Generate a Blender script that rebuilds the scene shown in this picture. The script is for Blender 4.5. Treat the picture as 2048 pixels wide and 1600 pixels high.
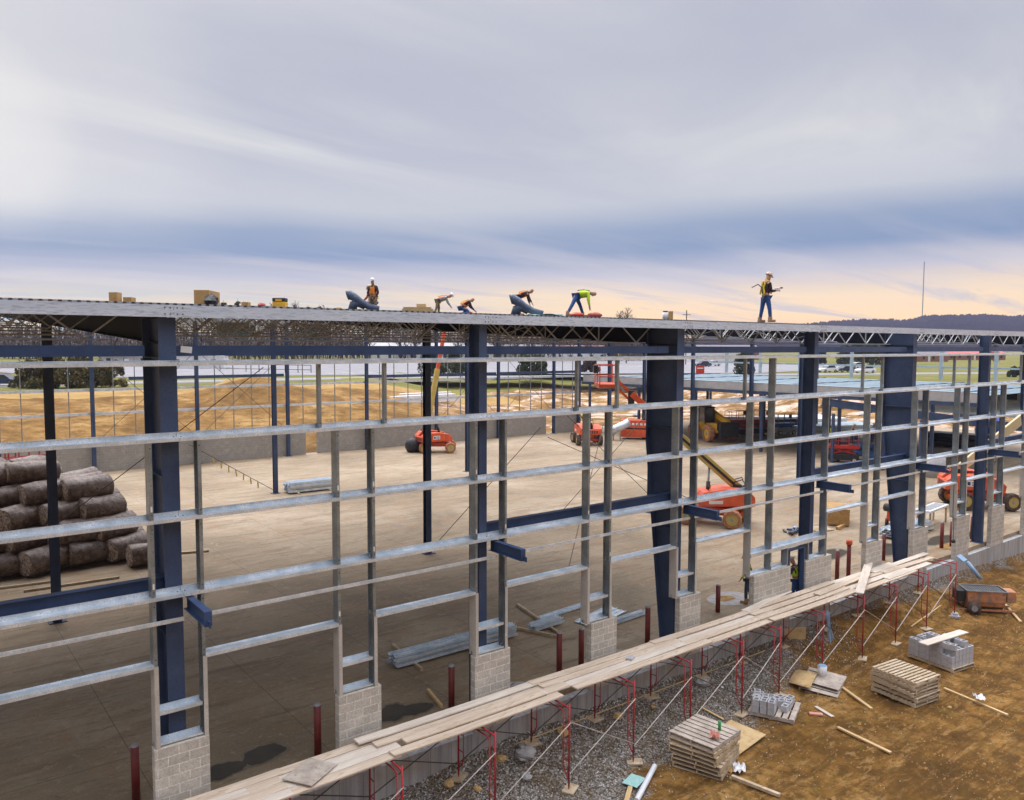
import bpy, bmesh, math, random
from math import sin, cos, pi, radians as R, sqrt, atan2, floor
from mathutils import Vector, Matrix, Euler
random.seed(7)
for o in list(bpy.data.objects): bpy.data.objects.remove(o)
C = bpy.context.scene.collection
scn = bpy.context.scene

# ------------------------------------------------------------------ camera
F_PX, TH, PIT, ROL = 1600.76, R(52.129), R(3.9364), R(0.1694)
cam = bpy.data.cameras.new('camera'); camo = bpy.data.objects.new('camera', cam); C.objects.link(camo)
cam.sensor_width = 36; cam.lens = F_PX / 2048 * 36; cam.clip_start = 0.1; cam.clip_end = 9000
r_ = Vector((sin(TH), -cos(TH), 0)); f0 = Vector((cos(TH), sin(TH), 0)); up0 = Vector((0, 0, 1))
fw = f0 * cos(PIT) - up0 * sin(PIT); up = up0 * cos(PIT) + f0 * sin(PIT)
rr = r_ * cos(ROL) + up * sin(ROL); uu = up * cos(ROL) - r_ * sin(ROL)
camo.matrix_world = Matrix(((rr.x, uu.x, -fw.x, -4.297), (rr.y, uu.y, -fw.y, -16.4285), (rr.z, uu.z, -fw.z, 9.7323), (0, 0, 0, 1)))
scn.camera = camo
scn.render.resolution_x, scn.render.resolution_y = 1024, 800

# ------------------------------------------------------------------ light
SUN_EL, SUN_AZ = R(50), atan2(1.18, 0.11)            # broad fill raised well above the veiled sun, behind and left
sun = bpy.data.lights.new('sun', 'SUN'); sun.energy = 1.0; sun.angle = R(25); sun.color = (1, 0.86, 0.68)
suno = bpy.data.objects.new('sun', sun); C.objects.link(suno)
sd = Vector((cos(SUN_AZ) * cos(SUN_EL), sin(SUN_AZ) * cos(SUN_EL), sin(SUN_EL)))
suno.rotation_euler = sd.to_track_quat('Z', 'Y').to_euler()
scn.view_settings.view_transform = 'Standard'; scn.view_settings.look = 'None'
scn.view_settings.exposure = 0.0; scn.view_settings.gamma = 1

class NT:
    """tiny node helper"""
    def __init__(s, tree): s.t = tree; s.n = tree.nodes; s.l = tree.links
    def new(s, typ, **kw):
        n = s.n.new(typ)
        for k, v in kw.items():
            if hasattr(n, k): setattr(n, k, v)
        return n
    def link(s, a, b): s.l.new(a, b)
    def math(s, op, a, b=None, c=None, clamp=False):
        n = s.n.new('ShaderNodeMath'); n.operation = op; n.use_clamp = clamp
        for i, v in enumerate((a, b, c)):
            if v is None: continue
            if isinstance(v, (int, float)): n.inputs[i].default_value = v
            else: s.l.new(v, n.inputs[i])
        return n.outputs[0]
    def ramp(s, fac, stops, interp='LINEAR'):
        n = s.n.new('ShaderNodeValToRGB'); n.color_ramp.interpolation = interp
        e = n.color_ramp.elements
        while len(e) < len(stops): e.new(0.5)
        for el, (p, c) in zip(e, stops):
            el.position = p; el.color = (c[0], c[1], c[2], 1) if not isinstance(c, (int, float)) else (c, c, c, 1)
        s.l.new(fac, n.inputs[0]); return n.outputs[0]
    def mix(s, fac, a, b, blend='MIX'):
        n = s.n.new('ShaderNodeMix'); n.data_type = 'RGBA'; n.blend_type = blend
        for i, v in ((0, fac), (6, a), (7, b)):
            if isinstance(v, (int, float)): n.inputs[i].default_value = v
            elif isinstance(v, tuple): n.inputs[i].default_value = (v[0], v[1], v[2], 1)
            else: s.l.new(v, n.inputs[i])
        return n.outputs[2]
    def noise(s, vec, scale, detail=4, rough=0.55, dist=0.0, out=0):
        n = s.n.new('ShaderNodeTexNoise'); n.inputs['Scale'].default_value = scale
        n.inputs['Detail'].default_value = detail; n.inputs['Roughness'].default_value = rough
        n.inputs['Distortion'].default_value = dist
        if vec is not None: s.l.new(vec, n.inputs['Vector'])
        return n.outputs[out]
    def mapping(s, vec, scale=(1, 1, 1), loc=(0, 0, 0), rot=(0, 0, 0)):
        n = s.n.new('ShaderNodeMapping'); n.inputs['Scale'].default_value = scale
        n.inputs['Location'].default_value = loc; n.inputs['Rotation'].default_value = rot
        s.l.new(vec, n.inputs['Vector']); return n.outputs[0]

w = bpy.data.worlds.new('World'); scn.world = w; w.use_nodes = True
k = NT(w.node_tree); k.n.clear()
wo = k.new('ShaderNodeOutputWorld'); bg = k.new('ShaderNodeBackground'); k.link(bg.outputs[0], wo.inputs[0])
sky = k.new('ShaderNodeTexSky'); sky.sky_type = 'NISHITA'; sky.sun_disc = False
sky.sun_elevation = SUN_EL; sky.sun_rotation = pi / 2 - SUN_AZ
tc = k.new('ShaderNodeTexCoord'); nrm = k.new('ShaderNodeVectorMath', operation='NORMALIZE'); k.link(tc.outputs['Generated'], nrm.inputs[0])
sep = k.new('ShaderNodeSeparateXYZ'); k.link(nrm.outputs[0], sep.inputs[0])
X, Y, Z = sep.outputs
ZP = k.math('MAXIMUM', Z, 0.0)
den = k.math('ADD', ZP, 0.09)
comb = k.new('ShaderNodeCombineXYZ'); k.link(k.math('DIVIDE', X, den), comb.inputs[0]); k.link(k.math('DIVIDE', Y, den), comb.inputs[1])
# cloud layer seen in perspective, streaked across the view
cl = k.mapping(comb.outputs[0], scale=(0.34, 0.62, 1), rot=(0, 0, R(-36)))
n1 = k.noise(cl, 0.55, 5, 0.5, 0.6)
n2 = k.noise(k.mapping(comb.outputs[0], scale=(0.5, 1.7, 1), rot=(0, 0, R(-36)), loc=(3.1, 7.7, 0)), 0.8, 5, 0.55, 0.3)
# azimuth towards the left of the view (bright spot) and right
az_r = k.math('ADD', k.math('MULTIPLY', X, sin(TH)), k.math('MULTIPLY', Y, -cos(TH)))      # screen right component
az_f = k.math('ADD', k.math('MULTIPLY', X, cos(TH)), k.math('MULTIPLY', Y, sin(TH)))
tilt = k.math('MULTIPLY', az_r, -0.022)                                                       # bands rise slightly to one side
wob = k.math('MULTIPLY', k.math('SUBTRACT', n1, 0.5), 0.05)
el = k.math('ADD', k.math('ADD', Z, wob), tilt)
base = k.ramp(el, [(0.0, (1.15, 0.68, 0.34)), (0.025, (1.40, 0.92, 0.36)), (0.055, (1.25, 0.90, 0.46)), (0.080, (0.60, 0.58, 0.64)),
                   (0.108, (0.19, 0.29, 0.48)), (0.135, (0.27, 0.355, 0.52)), (0.165, (0.60, 0.62, 0.67)), (0.23, (0.74, 0.735, 0.735)), (0.31, (0.58, 0.59, 0.64)), (0.40, (0.72, 0.725, 0.75)), (0.55, (0.70, 0.71, 0.75)), (1.0, (0.85, 0.88, 0.96))])
az01 = k.math('MULTIPLY_ADD', az_r, 0.5, 0.5)
leftm = k.ramp(az01, [(0.30, 1.0), (0.44, 0.8), (0.55, 0.0)])
lowm = k.ramp(Z, [(0.0, 0.95), (0.035, 0.9), (0.085, 0.0)])
n3 = k.noise(k.mapping(comb.outputs[0], scale=(0.30, 1.25, 1), rot=(0, 0, R(-38)), loc=(1.7, 2.2, 0)), 1.5, 6, 0.62, 0.5)
base = k.mix(k.math('MULTIPLY', k.math('MULTIPLY', leftm, lowm), k.ramp(n3, [(0.42, 1.0), (0.60, 0.15)])), base, (0.42, 0.60, 0.72))
# grey-blue wisps crossing the glow, warm streaks inside the blue
base = k.mix(k.math('MULTIPLY', k.ramp(n3, [(0.50, 0.0), (0.64, 0.6)]), k.ramp(Z, [(0.0, 0.5), (0.02, 1.0), (0.09, 0.9), (0.12, 0.0)])), base, (0.48, 0.52, 0.66))
base = k.mix(k.math('MULTIPLY', k.ramp(n2, [(0.48, 0.0), (0.66, 0.7)]), k.ramp(Z, [(0.04, 0.0), (0.07, 0.8), (0.12, 0.35), (0.2, 0.0)])), base, (0.86, 0.76, 0.70))
# broad soft shading of the upper layer
n4 = k.noise(k.mapping(comb.outputs[0], scale=(0.5, 1.0, 1), rot=(0, 0, R(-30)), loc=(5.2, 1.1, 0)), 0.75, 6, 0.6, 0.8)
base = k.mix(k.math('MULTIPLY', k.ramp(n4, [(0.38, 0.85), (0.60, 0.0)]), k.ramp(Z, [(0.14, 0.0), (0.22, 1.0)])), base, (0.50, 0.51, 0.60))
base = k.mix(k.math('MULTIPLY', k.ramp(n4, [(0.55, 0.0), (0.70, 0.10)]), k.ramp(Z, [(0.14, 0.0), (0.22, 1.0)])), base, (0.82, 0.81, 0.82))
# veiled sun
dot = k.new('ShaderNodeVectorMath', operation='DOT_PRODUCT'); k.link(nrm.outputs[0], dot.inputs[0])
gdir = (f0 + r_ * -0.70).normalized() * cos(R(11.5)) + up0 * sin(R(11.5)); dot.inputs[1].default_value = gdir
glow = k.ramp(dot.outputs['Value'], [(0.955, 0.0), (0.99, 0.35), (1.0, 1.0)], 'EASE')
glow = k.math('MULTIPLY', glow, k.ramp(Z, [(0.09, 0.0), (0.15, 1.0)]))
base = k.mix(k.math('MULTIPLY', glow, 0.85), base, (0.93, 0.90, 0.85))
# brighter overcast overhead
base = k.mix(1.0, base, k.ramp(Z, [(0.0, 1.0), (0.40, 1.0), (0.58, 4.6), (1.0, 8.5)]), 'MULTIPLY')
# away from the sunset the low sky is darker
base = k.mix(1.0, base, k.ramp(k.math('MULTIPLY_ADD', az_f, 0.5, 0.5), [(0.12, 0.42), (0.40, 0.46), (0.72, 1.0)]), 'MULTIPLY')
skc = k.mix(1.0, sky.outputs[0], (0.10, 0.10, 0.10), 'MULTIPLY')
fin = k.mix(0.92, skc, base)
k.link(fin, bg.inputs[0]); bg.inputs[1].default_value = 1.0

# ------------------------------------------------------------------ materials
def base_mat(name):
    m = bpy.data.materials.new(name); m.use_nodes = True; t = NT(m.node_tree)
    b = m.node_tree.nodes['Principled BSDF']; tc = t.new('ShaderNodeTexCoord'); return m, t, b, tc.outputs['Object']
def mat(name, c1, c2=None, scale=6.0, rough=0.6, metal=0.0, bump=0.0, bscale=None, fine=None, detail=5, stretch=None, r2=None, lo=0.35, hi=0.65, spec=None):
    m, t, b, v = base_mat(name)
    if stretch: v = t.mapping(v, scale=stretch)
    n = t.noise(v, scale, detail, 0.6)
    col = t.ramp(n, [(lo, c1), (hi, c2 or c1)])
    if fine:
        nf = t.noise(v, fine[0], 3, 0.6); col = t.mix(t.ramp(nf, [(fine[2] if len(fine) > 2 else 0.5, 0.0), (fine[3] if len(fine) > 3 else 0.7, 1.0)]), col, fine[1])
    t.link(col, b.inputs['Base Color']); b.inputs['Metallic'].default_value = metal
    if r2 is not None: t.link(t.ramp(n, [(lo, rough), (hi, r2)]), b.inputs['Roughness'])
    else: b.inputs['Roughness'].default_value = rough
    if spec is not None: b.inputs['Specular IOR Level'].default_value = spec
    if bump:
        bp = t.new('ShaderNodeBump'); bp.inputs['Strength'].default_value = bump; bp.inputs['Distance'].default_value = 0.02
        t.link(t.noise(v, bscale or scale * 3, 5, 0.65), bp.inputs['Height']); t.link(bp.outputs[0], b.inputs['Normal'])
    return m
M = {}
M['galv'] = mat('galvanised', (0.55, 0.63, 0.70), (0.84, 0.88, 0.92), 3.0, 0.30, 0.45, fine=(45, (0.40, 0.50, 0.58)), r2=0.40)
M['galv_stud'] = mat('galvanised_stud', (0.22, 0.245, 0.26), (0.36, 0.39, 0.41), 2.2, 0.38, 0.55, fine=(40, (0.15, 0.21, 0.24)))
M['eave'] = mat('eave_steel', (0.56, 0.66, 0.80), (0.68, 0.77, 0.90), 1.2, 0.45, 0.3, fine=(14, (0.36, 0.42, 0.52)), stretch=(0.4, 1, 3))
M['trim'] = mat('jamb_trim', (0.46, 0.43, 0.39), (0.56, 0.52, 0.47), 2.5, 0.55, 0.1, fine=(30, (0.40, 0.37, 0.33)))
M['navy'] = mat('navy_paint', (0.036, 0.056, 0.115), (0.060, 0.090, 0.165), 1.1, 0.5, 0.0, spec=0.3, bump=0.05, fine=(24, (0.025, 0.035, 0.07), 0.55, 0.75))
M['rafter'] = mat('rafter_black_primer', (0.008, 0.010, 0.018), (0.014, 0.017, 0.028), 1.2, 0.7, spec=0.12)
M['beam'] = mat('beam_paint', (0.030, 0.058, 0.135), (0.048, 0.084, 0.180), 1.6, 0.45, 0.0, spec=0.3, fine=(24, (0.03, 0.045, 0.10), 0.58, 0.75))
M['joist'] = mat('joist_primer', (0.28, 0.30, 0.32), (0.40, 0.42, 0.44), 3, 0.5, 0.2)
M['deck'] = mat('deck_sheet', (0.10, 0.10, 0.11), (0.16, 0.16, 0.17), 2, 0.5, 0.2)
M['red'] = mat('red_paint', (0.30, 0.012, 0.018), (0.42, 0.02, 0.025), 5, 0.45, 0.0, fine=(30, (0.30, 0.14, 0.09), 0.62, 0.72))
M['bollard'] = mat('bollard_primer', (0.14, 0.016, 0.014), (0.19, 0.026, 0.02), 4, 0.55, fine=(14, (0.24, 0.09, 0.06), 0.62, 0.72))
M['rod'] = mat('dark_rod', (0.035, 0.03, 0.03), (0.10, 0.07, 0.06), 8, 0.6)
M['brace'] = mat('bright_brace', (0.42, 0.36, 0.32), (0.55, 0.50, 0.46), 8, 0.45, 0.3)
M['wood'] = mat('plank_wood', (0.50, 0.38, 0.27), (0.64, 0.52, 0.40), 2.2, 0.8, bump=0.25, fine=(5, (0.36, 0.23, 0.12), 0.60, 0.72), stretch=(0.5, 4, 4), r2=0.9)
M['wood2'] = mat('plank_wood_pale', (0.56, 0.46, 0.37), (0.68, 0.60, 0.50), 2.2, 0.8, bump=0.25, fine=(7, (0.34, 0.30, 0.26), 0.64, 0.74), stretch=(0.5, 4, 4))
M['wood3'] = mat('lumber_yellow', (0.52, 0.34, 0.15), (0.66, 0.46, 0.23), 3, 0.8, bump=0.2, stretch=(0.5, 4, 4))
M['pallet'] = mat('pallet_wood', (0.40, 0.29, 0.17), (0.58, 0.46, 0.32), 3, 0.85, bump=0.2, fine=(9, (0.25, 0.17, 0.09), 0.6, 0.75))
M['palletg'] = mat('pallet_wood_grey', (0.34, 0.27, 0.22), (0.54, 0.46, 0.38), 3, 0.85, bump=0.2, fine=(9, (0.20, 0.15, 0.11), 0.6, 0.75))
M['ply'] = mat('plywood', (0.50, 0.33, 0.14), (0.62, 0.44, 0.22), 2, 0.8, fine=(6, (0.36, 0.22, 0.10), 0.55, 0.75))
M['orange'] = mat('orange_paint', (0.62, 0.075, 0.02), (0.78, 0.12, 0.035), 3, 0.45, fine=(6, (0.34, 0.13, 0.07), 0.52, 0.72))
M['redmach'] = mat('red_machine_paint', (0.45, 0.02, 0.015), (0.60, 0.035, 0.02), 2, 0.4)
M['boom'] = mat('boom_tan', (0.46, 0.33, 0.07), (0.58, 0.44, 0.14), 2, 0.5, fine=(8, (0.30, 0.22, 0.05), 0.6, 0.75))
M['cream'] = mat('boom_cream', (0.66, 0.54, 0.30), (0.74, 0.62, 0.38), 2, 0.5)
M['yellow'] = mat('yellow_paint', (0.72, 0.38, 0.02), (0.82, 0.46, 0.03), 2, 0.45)
M['bluemach'] = mat('blue_machine_paint', (0.02, 0.12, 0.36), (0.03, 0.17, 0.45), 2, 0.45)
M['black'] = mat('black_plastic', (0.012, 0.012, 0.014), (0.03, 0.03, 0.032), 5, 0.55)
M['rubber'] = mat('tyre_rubber', (0.05, 0.035, 0.03), (0.12, 0.08, 0.06), 6, 0.9)
M['tyre_or'] = mat('muddy_tyre', (0.34, 0.13, 0.06), (0.50, 0.24, 0.13), 6, 0.9, fine=(20, (0.10, 0.05, 0.03), 0.55, 0.7))
M['grey'] = mat('grey_metal', (0.25, 0.26, 0.27), (0.36, 0.37, 0.38), 4, 0.5, 0.3)
M['white'] = mat('white_paint', (0.70, 0.70, 0.70), (0.80, 0.80, 0.80), 2, 0.45)
M['panel'] = mat('fascia_panel', (0.38, 0.37, 0.37), (0.46, 0.45, 0.44), 1.5, 0.6)
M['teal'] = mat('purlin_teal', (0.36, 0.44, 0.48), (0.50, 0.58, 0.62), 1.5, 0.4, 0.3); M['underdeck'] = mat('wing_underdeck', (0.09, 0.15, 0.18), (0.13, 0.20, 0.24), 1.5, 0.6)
M['cardboard'] = mat('cardboard', (0.42, 0.24, 0.08), (0.52, 0.32, 0.13), 3, 0.85)
M['rustbox'] = mat('old_crate_wood', (0.36, 0.20, 0.06), (0.48, 0.29, 0.11), 4, 0.85, fine=(14, (0.22, 0.11, 0.03), 0.55, 0.7))
M['mixer'] = mat('mixer_orange', (0.42, 0.16, 0.06), (0.56, 0.25, 0.12), 3, 0.7, fine=(5, (0.22, 0.17, 0.15), 0.5, 0.62), bump=0.2)
M['plastic_wrap'] = mat('plastic_wrapped_wool', (0.10, 0.065, 0.045), (0.28, 0.21, 0.17), 4.5, 0.5, 0.0, bump=1.0, bscale=9, fine=(9, (0.05, 0.03, 0.022), 0.48, 0.66))
M['wool_end'] = mat('wool_roll_end', (0.34, 0.25, 0.18), (0.54, 0.43, 0.34), 6, 0.7, bump=0.9, fine=(10, (0.07, 0.04, 0.03), 0.45, 0.65))
M['membrane'] = mat('roof_membrane', (0.045, 0.065, 0.11), (0.08, 0.11, 0.17), 2, 0.5, fine=(5, (0.24, 0.28, 0.36), 0.6, 0.75))
M['skin'] = mat('skin', (0.42, 0.22, 0.14), (0.48, 0.27, 0.18), 8, 0.6)
M['denim'] = mat('denim', (0.015, 0.06, 0.20), (0.03, 0.10, 0.30), 9, 0.85)
M['darkdenim'] = mat('dark_trousers', (0.03, 0.04, 0.08), (0.05, 0.06, 0.11), 9, 0.85)
M['khaki'] = mat('khaki', (0.16, 0.12, 0.07), (0.26, 0.20, 0.13), 9, 0.85)
M['darkcloth'] = mat('dark_cloth', (0.03, 0.012, 0.02), (0.05, 0.03, 0.04), 9, 0.9)
M['hivis_or'] = mat('hivis_orange', (0.85, 0.20, 0.02), (0.90, 0.26, 0.03), 5, 0.7)
M['hivis_ye'] = mat('hivis_yellow', (0.50, 0.72, 0.02), (0.62, 0.80, 0.04), 5, 0.7)
M['strap'] = mat('harness_strap', (0.60, 0.42, 0.02), (0.66, 0.48, 0.03), 5, 0.7)
M['helmet'] = mat('helmet_shell', (0.45, 0.34, 0.24), (0.52, 0.40, 0.30), 5, 0.4)
M['whitehelmet'] = mat('white_helmet', (0.70, 0.70, 0.72), None, 5, 0.4)
M['bluecloth'] = mat('blue_gaiter', (0.02, 0.09, 0.34), None, 5, 0.8)
M['boot'] = mat('boot_leather', (0.34, 0.19, 0.09), (0.42, 0.26, 0.14), 8, 0.8)
M['carglass'] = mat('car_glass', (0.02, 0.03, 0.04), None, 1, 0.08)
M['carwhite'] = mat('car_white', (0.78, 0.78, 0.80), None, 1, 0.25)
M['cardark'] = mat('car_dark', (0.02, 0.035, 0.08), None, 1, 0.25)
M['pvc'] = mat('pvc_white', (0.66, 0.66, 0.68), (0.74, 0.74, 0.76), 2, 0.4)
M['tarp'] = mat('blue_tarp', (0.02, 0.06, 0.50), (0.05, 0.12, 0.62), 5, 0.5, bump=0.4)
M['pipe'] = mat('black_pipe', (0.015, 0.02, 0.035), (0.03, 0.04, 0.06), 3, 0.35)
M['greenp'] = mat('green_plastic', (0.01, 0.32, 0.05), None, 3, 0.4)
M['mint'] = mat('mint_board', (0.30, 0.52, 0.48), (0.36, 0.58, 0.54), 5, 0.6)
M['pink'] = mat('pink_rag', (0.60, 0.24, 0.18), (0.68, 0.34, 0.26), 8, 0.8)
M['redbag'] = mat('red_bag', (0.42, 0.06, 0.05), (0.55, 0.14, 0.11), 6, 0.75)
M['tie'] = mat('blue_tie_rods', (0.20, 0.34, 0.52), (0.34, 0.48, 0.64), 4, 0.5)
M['rock'] = mat('limestone_rock', (0.30, 0.28, 0.28), (0.42, 0.40, 0.38), 5, 0.9, bump=0.6)
M['tanrock'] = mat('tan_rock', (0.50, 0.32, 0.12), (0.60, 0.42, 0.20), 5, 0.9, bump=0.5)
M['roofgrey'] = mat('shingle_roof', (0.16, 0.14, 0.16), (0.24, 0.22, 0.24), 3, 0.9)
M['brick'] = mat('brick_house', (0.24, 0.10, 0.07), (0.32, 0.15, 0.10), 3, 0.85)
M['bark'] = mat('bark', (0.10, 0.075, 0.055), (0.16, 0.12, 0.09), 4, 0.9)
M['twig'] = mat('bare_twigs', (0.055, 0.036, 0.030), (0.11, 0.075, 0.06), 0.3, 0.9)
M['hilltwig'] = mat('hazed_hill_trees', (0.035, 0.032, 0.075), (0.08, 0.065, 0.12), 0.02, 0.95)  # distance haze put into the trees' blue-violet colour
M['conifer'] = mat('dark_evergreen', (0.018, 0.035, 0.012), (0.06, 0.08, 0.025), 0.8, 0.8)
M['shrubleaf'] = mat('mixed_shrub_leaves', (0.035, 0.045, 0.012), (0.17, 0.12, 0.035), 0.7, 0.8)
M['asphalt'] = mat('asphalt', (0.20, 0.19, 0.20), (0.27, 0.26, 0.27), 0.3, 0.9)
M['paint'] = mat('road_paint', (0.7, 0.7, 0.66), None, 1, 0.7)
M['damp'] = mat('damp_concrete', (0.12, 0.09, 0.055), (0.18, 0.14, 0.09), 3, 0.6)
M['puddle'] = mat('puddle_water', (0.030, 0.022, 0.010), (0.05, 0.036, 0.016), 2, 0.35, spec=0.12)

def mk_floor():
    m, t, b, v = base_mat('concrete_slab')
    n = t.noise(v, 0.12, 6, 0.6, 0.5); n2 = t.noise(v, 0.55, 6, 0.7, 0.8); n3 = t.noise(v, 7, 5, 0.7)
    st = t.noise(t.mapping(v, scale=(0.25, 1.6, 1)), 1.0, 5, 0.6, 0.5)
    c = t.ramp(n, [(0.34, (0.24, 0.185, 0.115)), (0.5, (0.42, 0.335, 0.23)), (0.66, (0.56, 0.47, 0.36))])
    c = t.mix(t.ramp(n2, [(0.50, 0.0), (0.66, 0.75)]), c, (0.36, 0.20, 0.07))
    c = t.mix(t.ramp(st, [(0.50, 0.0), (0.66, 0.7)]), c, (0.24, 0.16, 0.08))
    c = t.mix(t.ramp(t.noise(t.mapping(v, scale=(0.5, 2.2, 1), rot=(0, 0, R(28))), 1.7, 7, 0.8, 0.7), [(0.54, 0.0), (0.62, 0.6)]), c, (0.17, 0.115, 0.06))
    c = t.mix(t.ramp(t.noise(v, 3.1, 6, 0.75, 0.4), [(0.55, 0.0), (0.68, 0.55)]), c, (0.60, 0.52, 0.42))
    c = t.mix(t.ramp(t.noise(v, 0.33, 5, 0.6, 0.3), [(0.62, 0.0), (0.7, 0.45)]), c, (0.20, 0.18, 0.17))
    c = t.mix(t.ramp(n3, [(0.45, 0.0), (0.75, 0.5)]), c, (0.22, 0.19, 0.17))
    c = t.mix(t.ramp(t.noise(v, 22, 3, 0.7), [(0.5, 0.0), (0.8, 0.5)]), c, (0.62, 0.48, 0.34))
    # saw-cut control joints every quarter bay
    s = t.new('ShaderNodeSeparateXYZ'); t.link(v, s.inputs[0])
    def line(o, per, off, wd):
        a = t.math('ABSOLUTE', t.math('SUBTRACT', t.math('FRACT', t.math('DIVIDE', t.math('ADD', o, off), per)), 0.5))
        return t.math('GREATER_THAN', a, 0.5 - wd / per)
    L = t.math('MAXIMUM', line(s.outputs[0], 3.81, 0.12, 0.012), line(s.outputs[1], 3.81, 0.3, 0.012))
    c = t.mix(1.0, c, (0.72, 0.675, 0.60), 'MULTIPLY')
    c = t.mix(t.math('MULTIPLY', L, 0.6), c, (0.06, 0.05, 0.045))
    t.link(c, b.inputs['Base Color'])
    t.link(t.ramp(n2, [(0.3, 0.85), (0.55, 0.75), (0.75, 0.55)]), b.inputs['Roughness'])
    bp = t.new('ShaderNodeBump'); bp.inputs['Strength'].default_value = 0.15; t.link(n3, bp.inputs['Height']); t.link(bp.outputs[0], b.inputs['Normal'])
    return m
M['floor'] = mk_floor()
def mk_block(name, c1, c2, mort, wv=0.406, hv=0.203, rot=False, zoff=0.0, mw=0.012, blotch=None):
    m, t, b, v = base_mat(name)
    s = t.new('ShaderNodeSeparateXYZ'); t.link(v, s.inputs[0])
    cb = t.new('ShaderNodeCombineXYZ'); t.link(t.math('ADD', s.outputs[0], s.outputs[1]), cb.inputs[0]); t.link(t.math('ADD', s.outputs[2], zoff), cb.inputs[1])
    br = t.new('ShaderNodeTexBrick'); br.inputs['Scale'].default_value = 1; br.inputs['Mortar Size'].default_value = mw
    br.inputs['Brick Width'].default_value = wv; br.inputs['Row Height'].default_value = hv; br.inputs['Mortar Smooth'].default_value = 0.3
    br.inputs['Color1'].default_value = (*c1, 1); br.inputs['Color2'].default_value = (*c2, 1); br.inputs['Mortar'].default_value = (*mort, 1)
    br.inputs['Bias'].default_value = 0.1; t.link(cb.outputs[0], br.inputs[0])
    n = t.noise(v, 26, 5, 0.75); n2 = t.noise(v, 3.0, 4, 0.6)
    c = t.mix(t.ramp(n, [(0.42, 0.0), (0.68, 0.7)]), br.outputs[0], tuple(x * 0.55 for x in c1))
    c = t.mix(t.ramp(n2, [(0.5, 0.0), (0.75, 0.45)]), c, blotch or tuple(min(1, x * 1.45) for x in c2))
    t.link(c, b.inputs['Base Color']); b.inputs['Roughness'].default_value = 0.9
    bp = t.new('ShaderNodeBump'); bp.inputs['Strength'].default_value = 0.5; bp.inputs['Distance'].default_value = 0.02
    t.link(t.math('SUBTRACT', t.noise(v, 22, 5, 0.7), t.math('MULTIPLY', br.outputs[1], 0.6)), bp.inputs['Height']); t.link(bp.outputs[0], b.inputs['Normal'])
    return m
M['cmu'] = mk_block('split_face_block', (0.44, 0.40, 0.345), (0.54, 0.49, 0.425), (0.74, 0.70, 0.63), zoff=0.05)
M['cmu2'] = mk_block('smooth_block', (0.30, 0.27, 0.24), (0.34, 0.31, 0.27), (0.40, 0.37, 0.33))
M['blockc'] = mat('block_concrete', (0.40, 0.39, 0.40), (0.52, 0.51, 0.52), 6, 0.9, bump=0.4, fine=(30, (0.28, 0.27, 0.28), 0.55, 0.7))
def mk_found():
    m, t, b, v = base_mat('foundation_concrete')
    n = t.noise(t.mapping(v, scale=(3, 3, 0.25)), 1.6, 6, 0.65); n2 = t.noise(v, 1.1, 5, 0.6); n3 = t.noise(v, 30, 4, 0.7)
    c = t.ramp(n, [(0.3, (0.24, 0.235, 0.24)), (0.5, (0.37, 0.36, 0.36)), (0.7, (0.50, 0.49, 0.48))])
    c = t.mix(t.ramp(n2, [(0.52, 0.0), (0.72, 0.6)]), c, (0.34, 0.27, 0.18))
    c = t.mix(t.ramp(n3, [(0.5, 0.0), (0.7, 0.4)]), c, (0.20, 0.19, 0.19))
    s = t.new('ShaderNodeSeparateXYZ'); t.link(v, s.inputs[0])
    a = t.math('GREATER_THAN', t.math('ABSOLUTE', t.math('SUBTRACT', t.math('FRACT', t.math('DIVIDE', t.math('ADD', s.outputs[0], 100.3), 0.61)), 0.5)), 0.485)
    c = t.mix(t.math('MULTIPLY', a, 0.6), c, (0.13, 0.12, 0.12))
    # darker damp band below the top edge, where forms were stripped
    t.link(c, b.inputs['Base Color']); b.inputs['Roughness'].default_value = 0.9
    bp = t.new('ShaderNodeBump'); bp.inputs['Strength'].default_value = 0.3; t.link(n3, bp.inputs['Height']); t.link(bp.outputs[0], b.inputs['Normal'])
    return m
M['found'] = mk_found()
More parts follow.
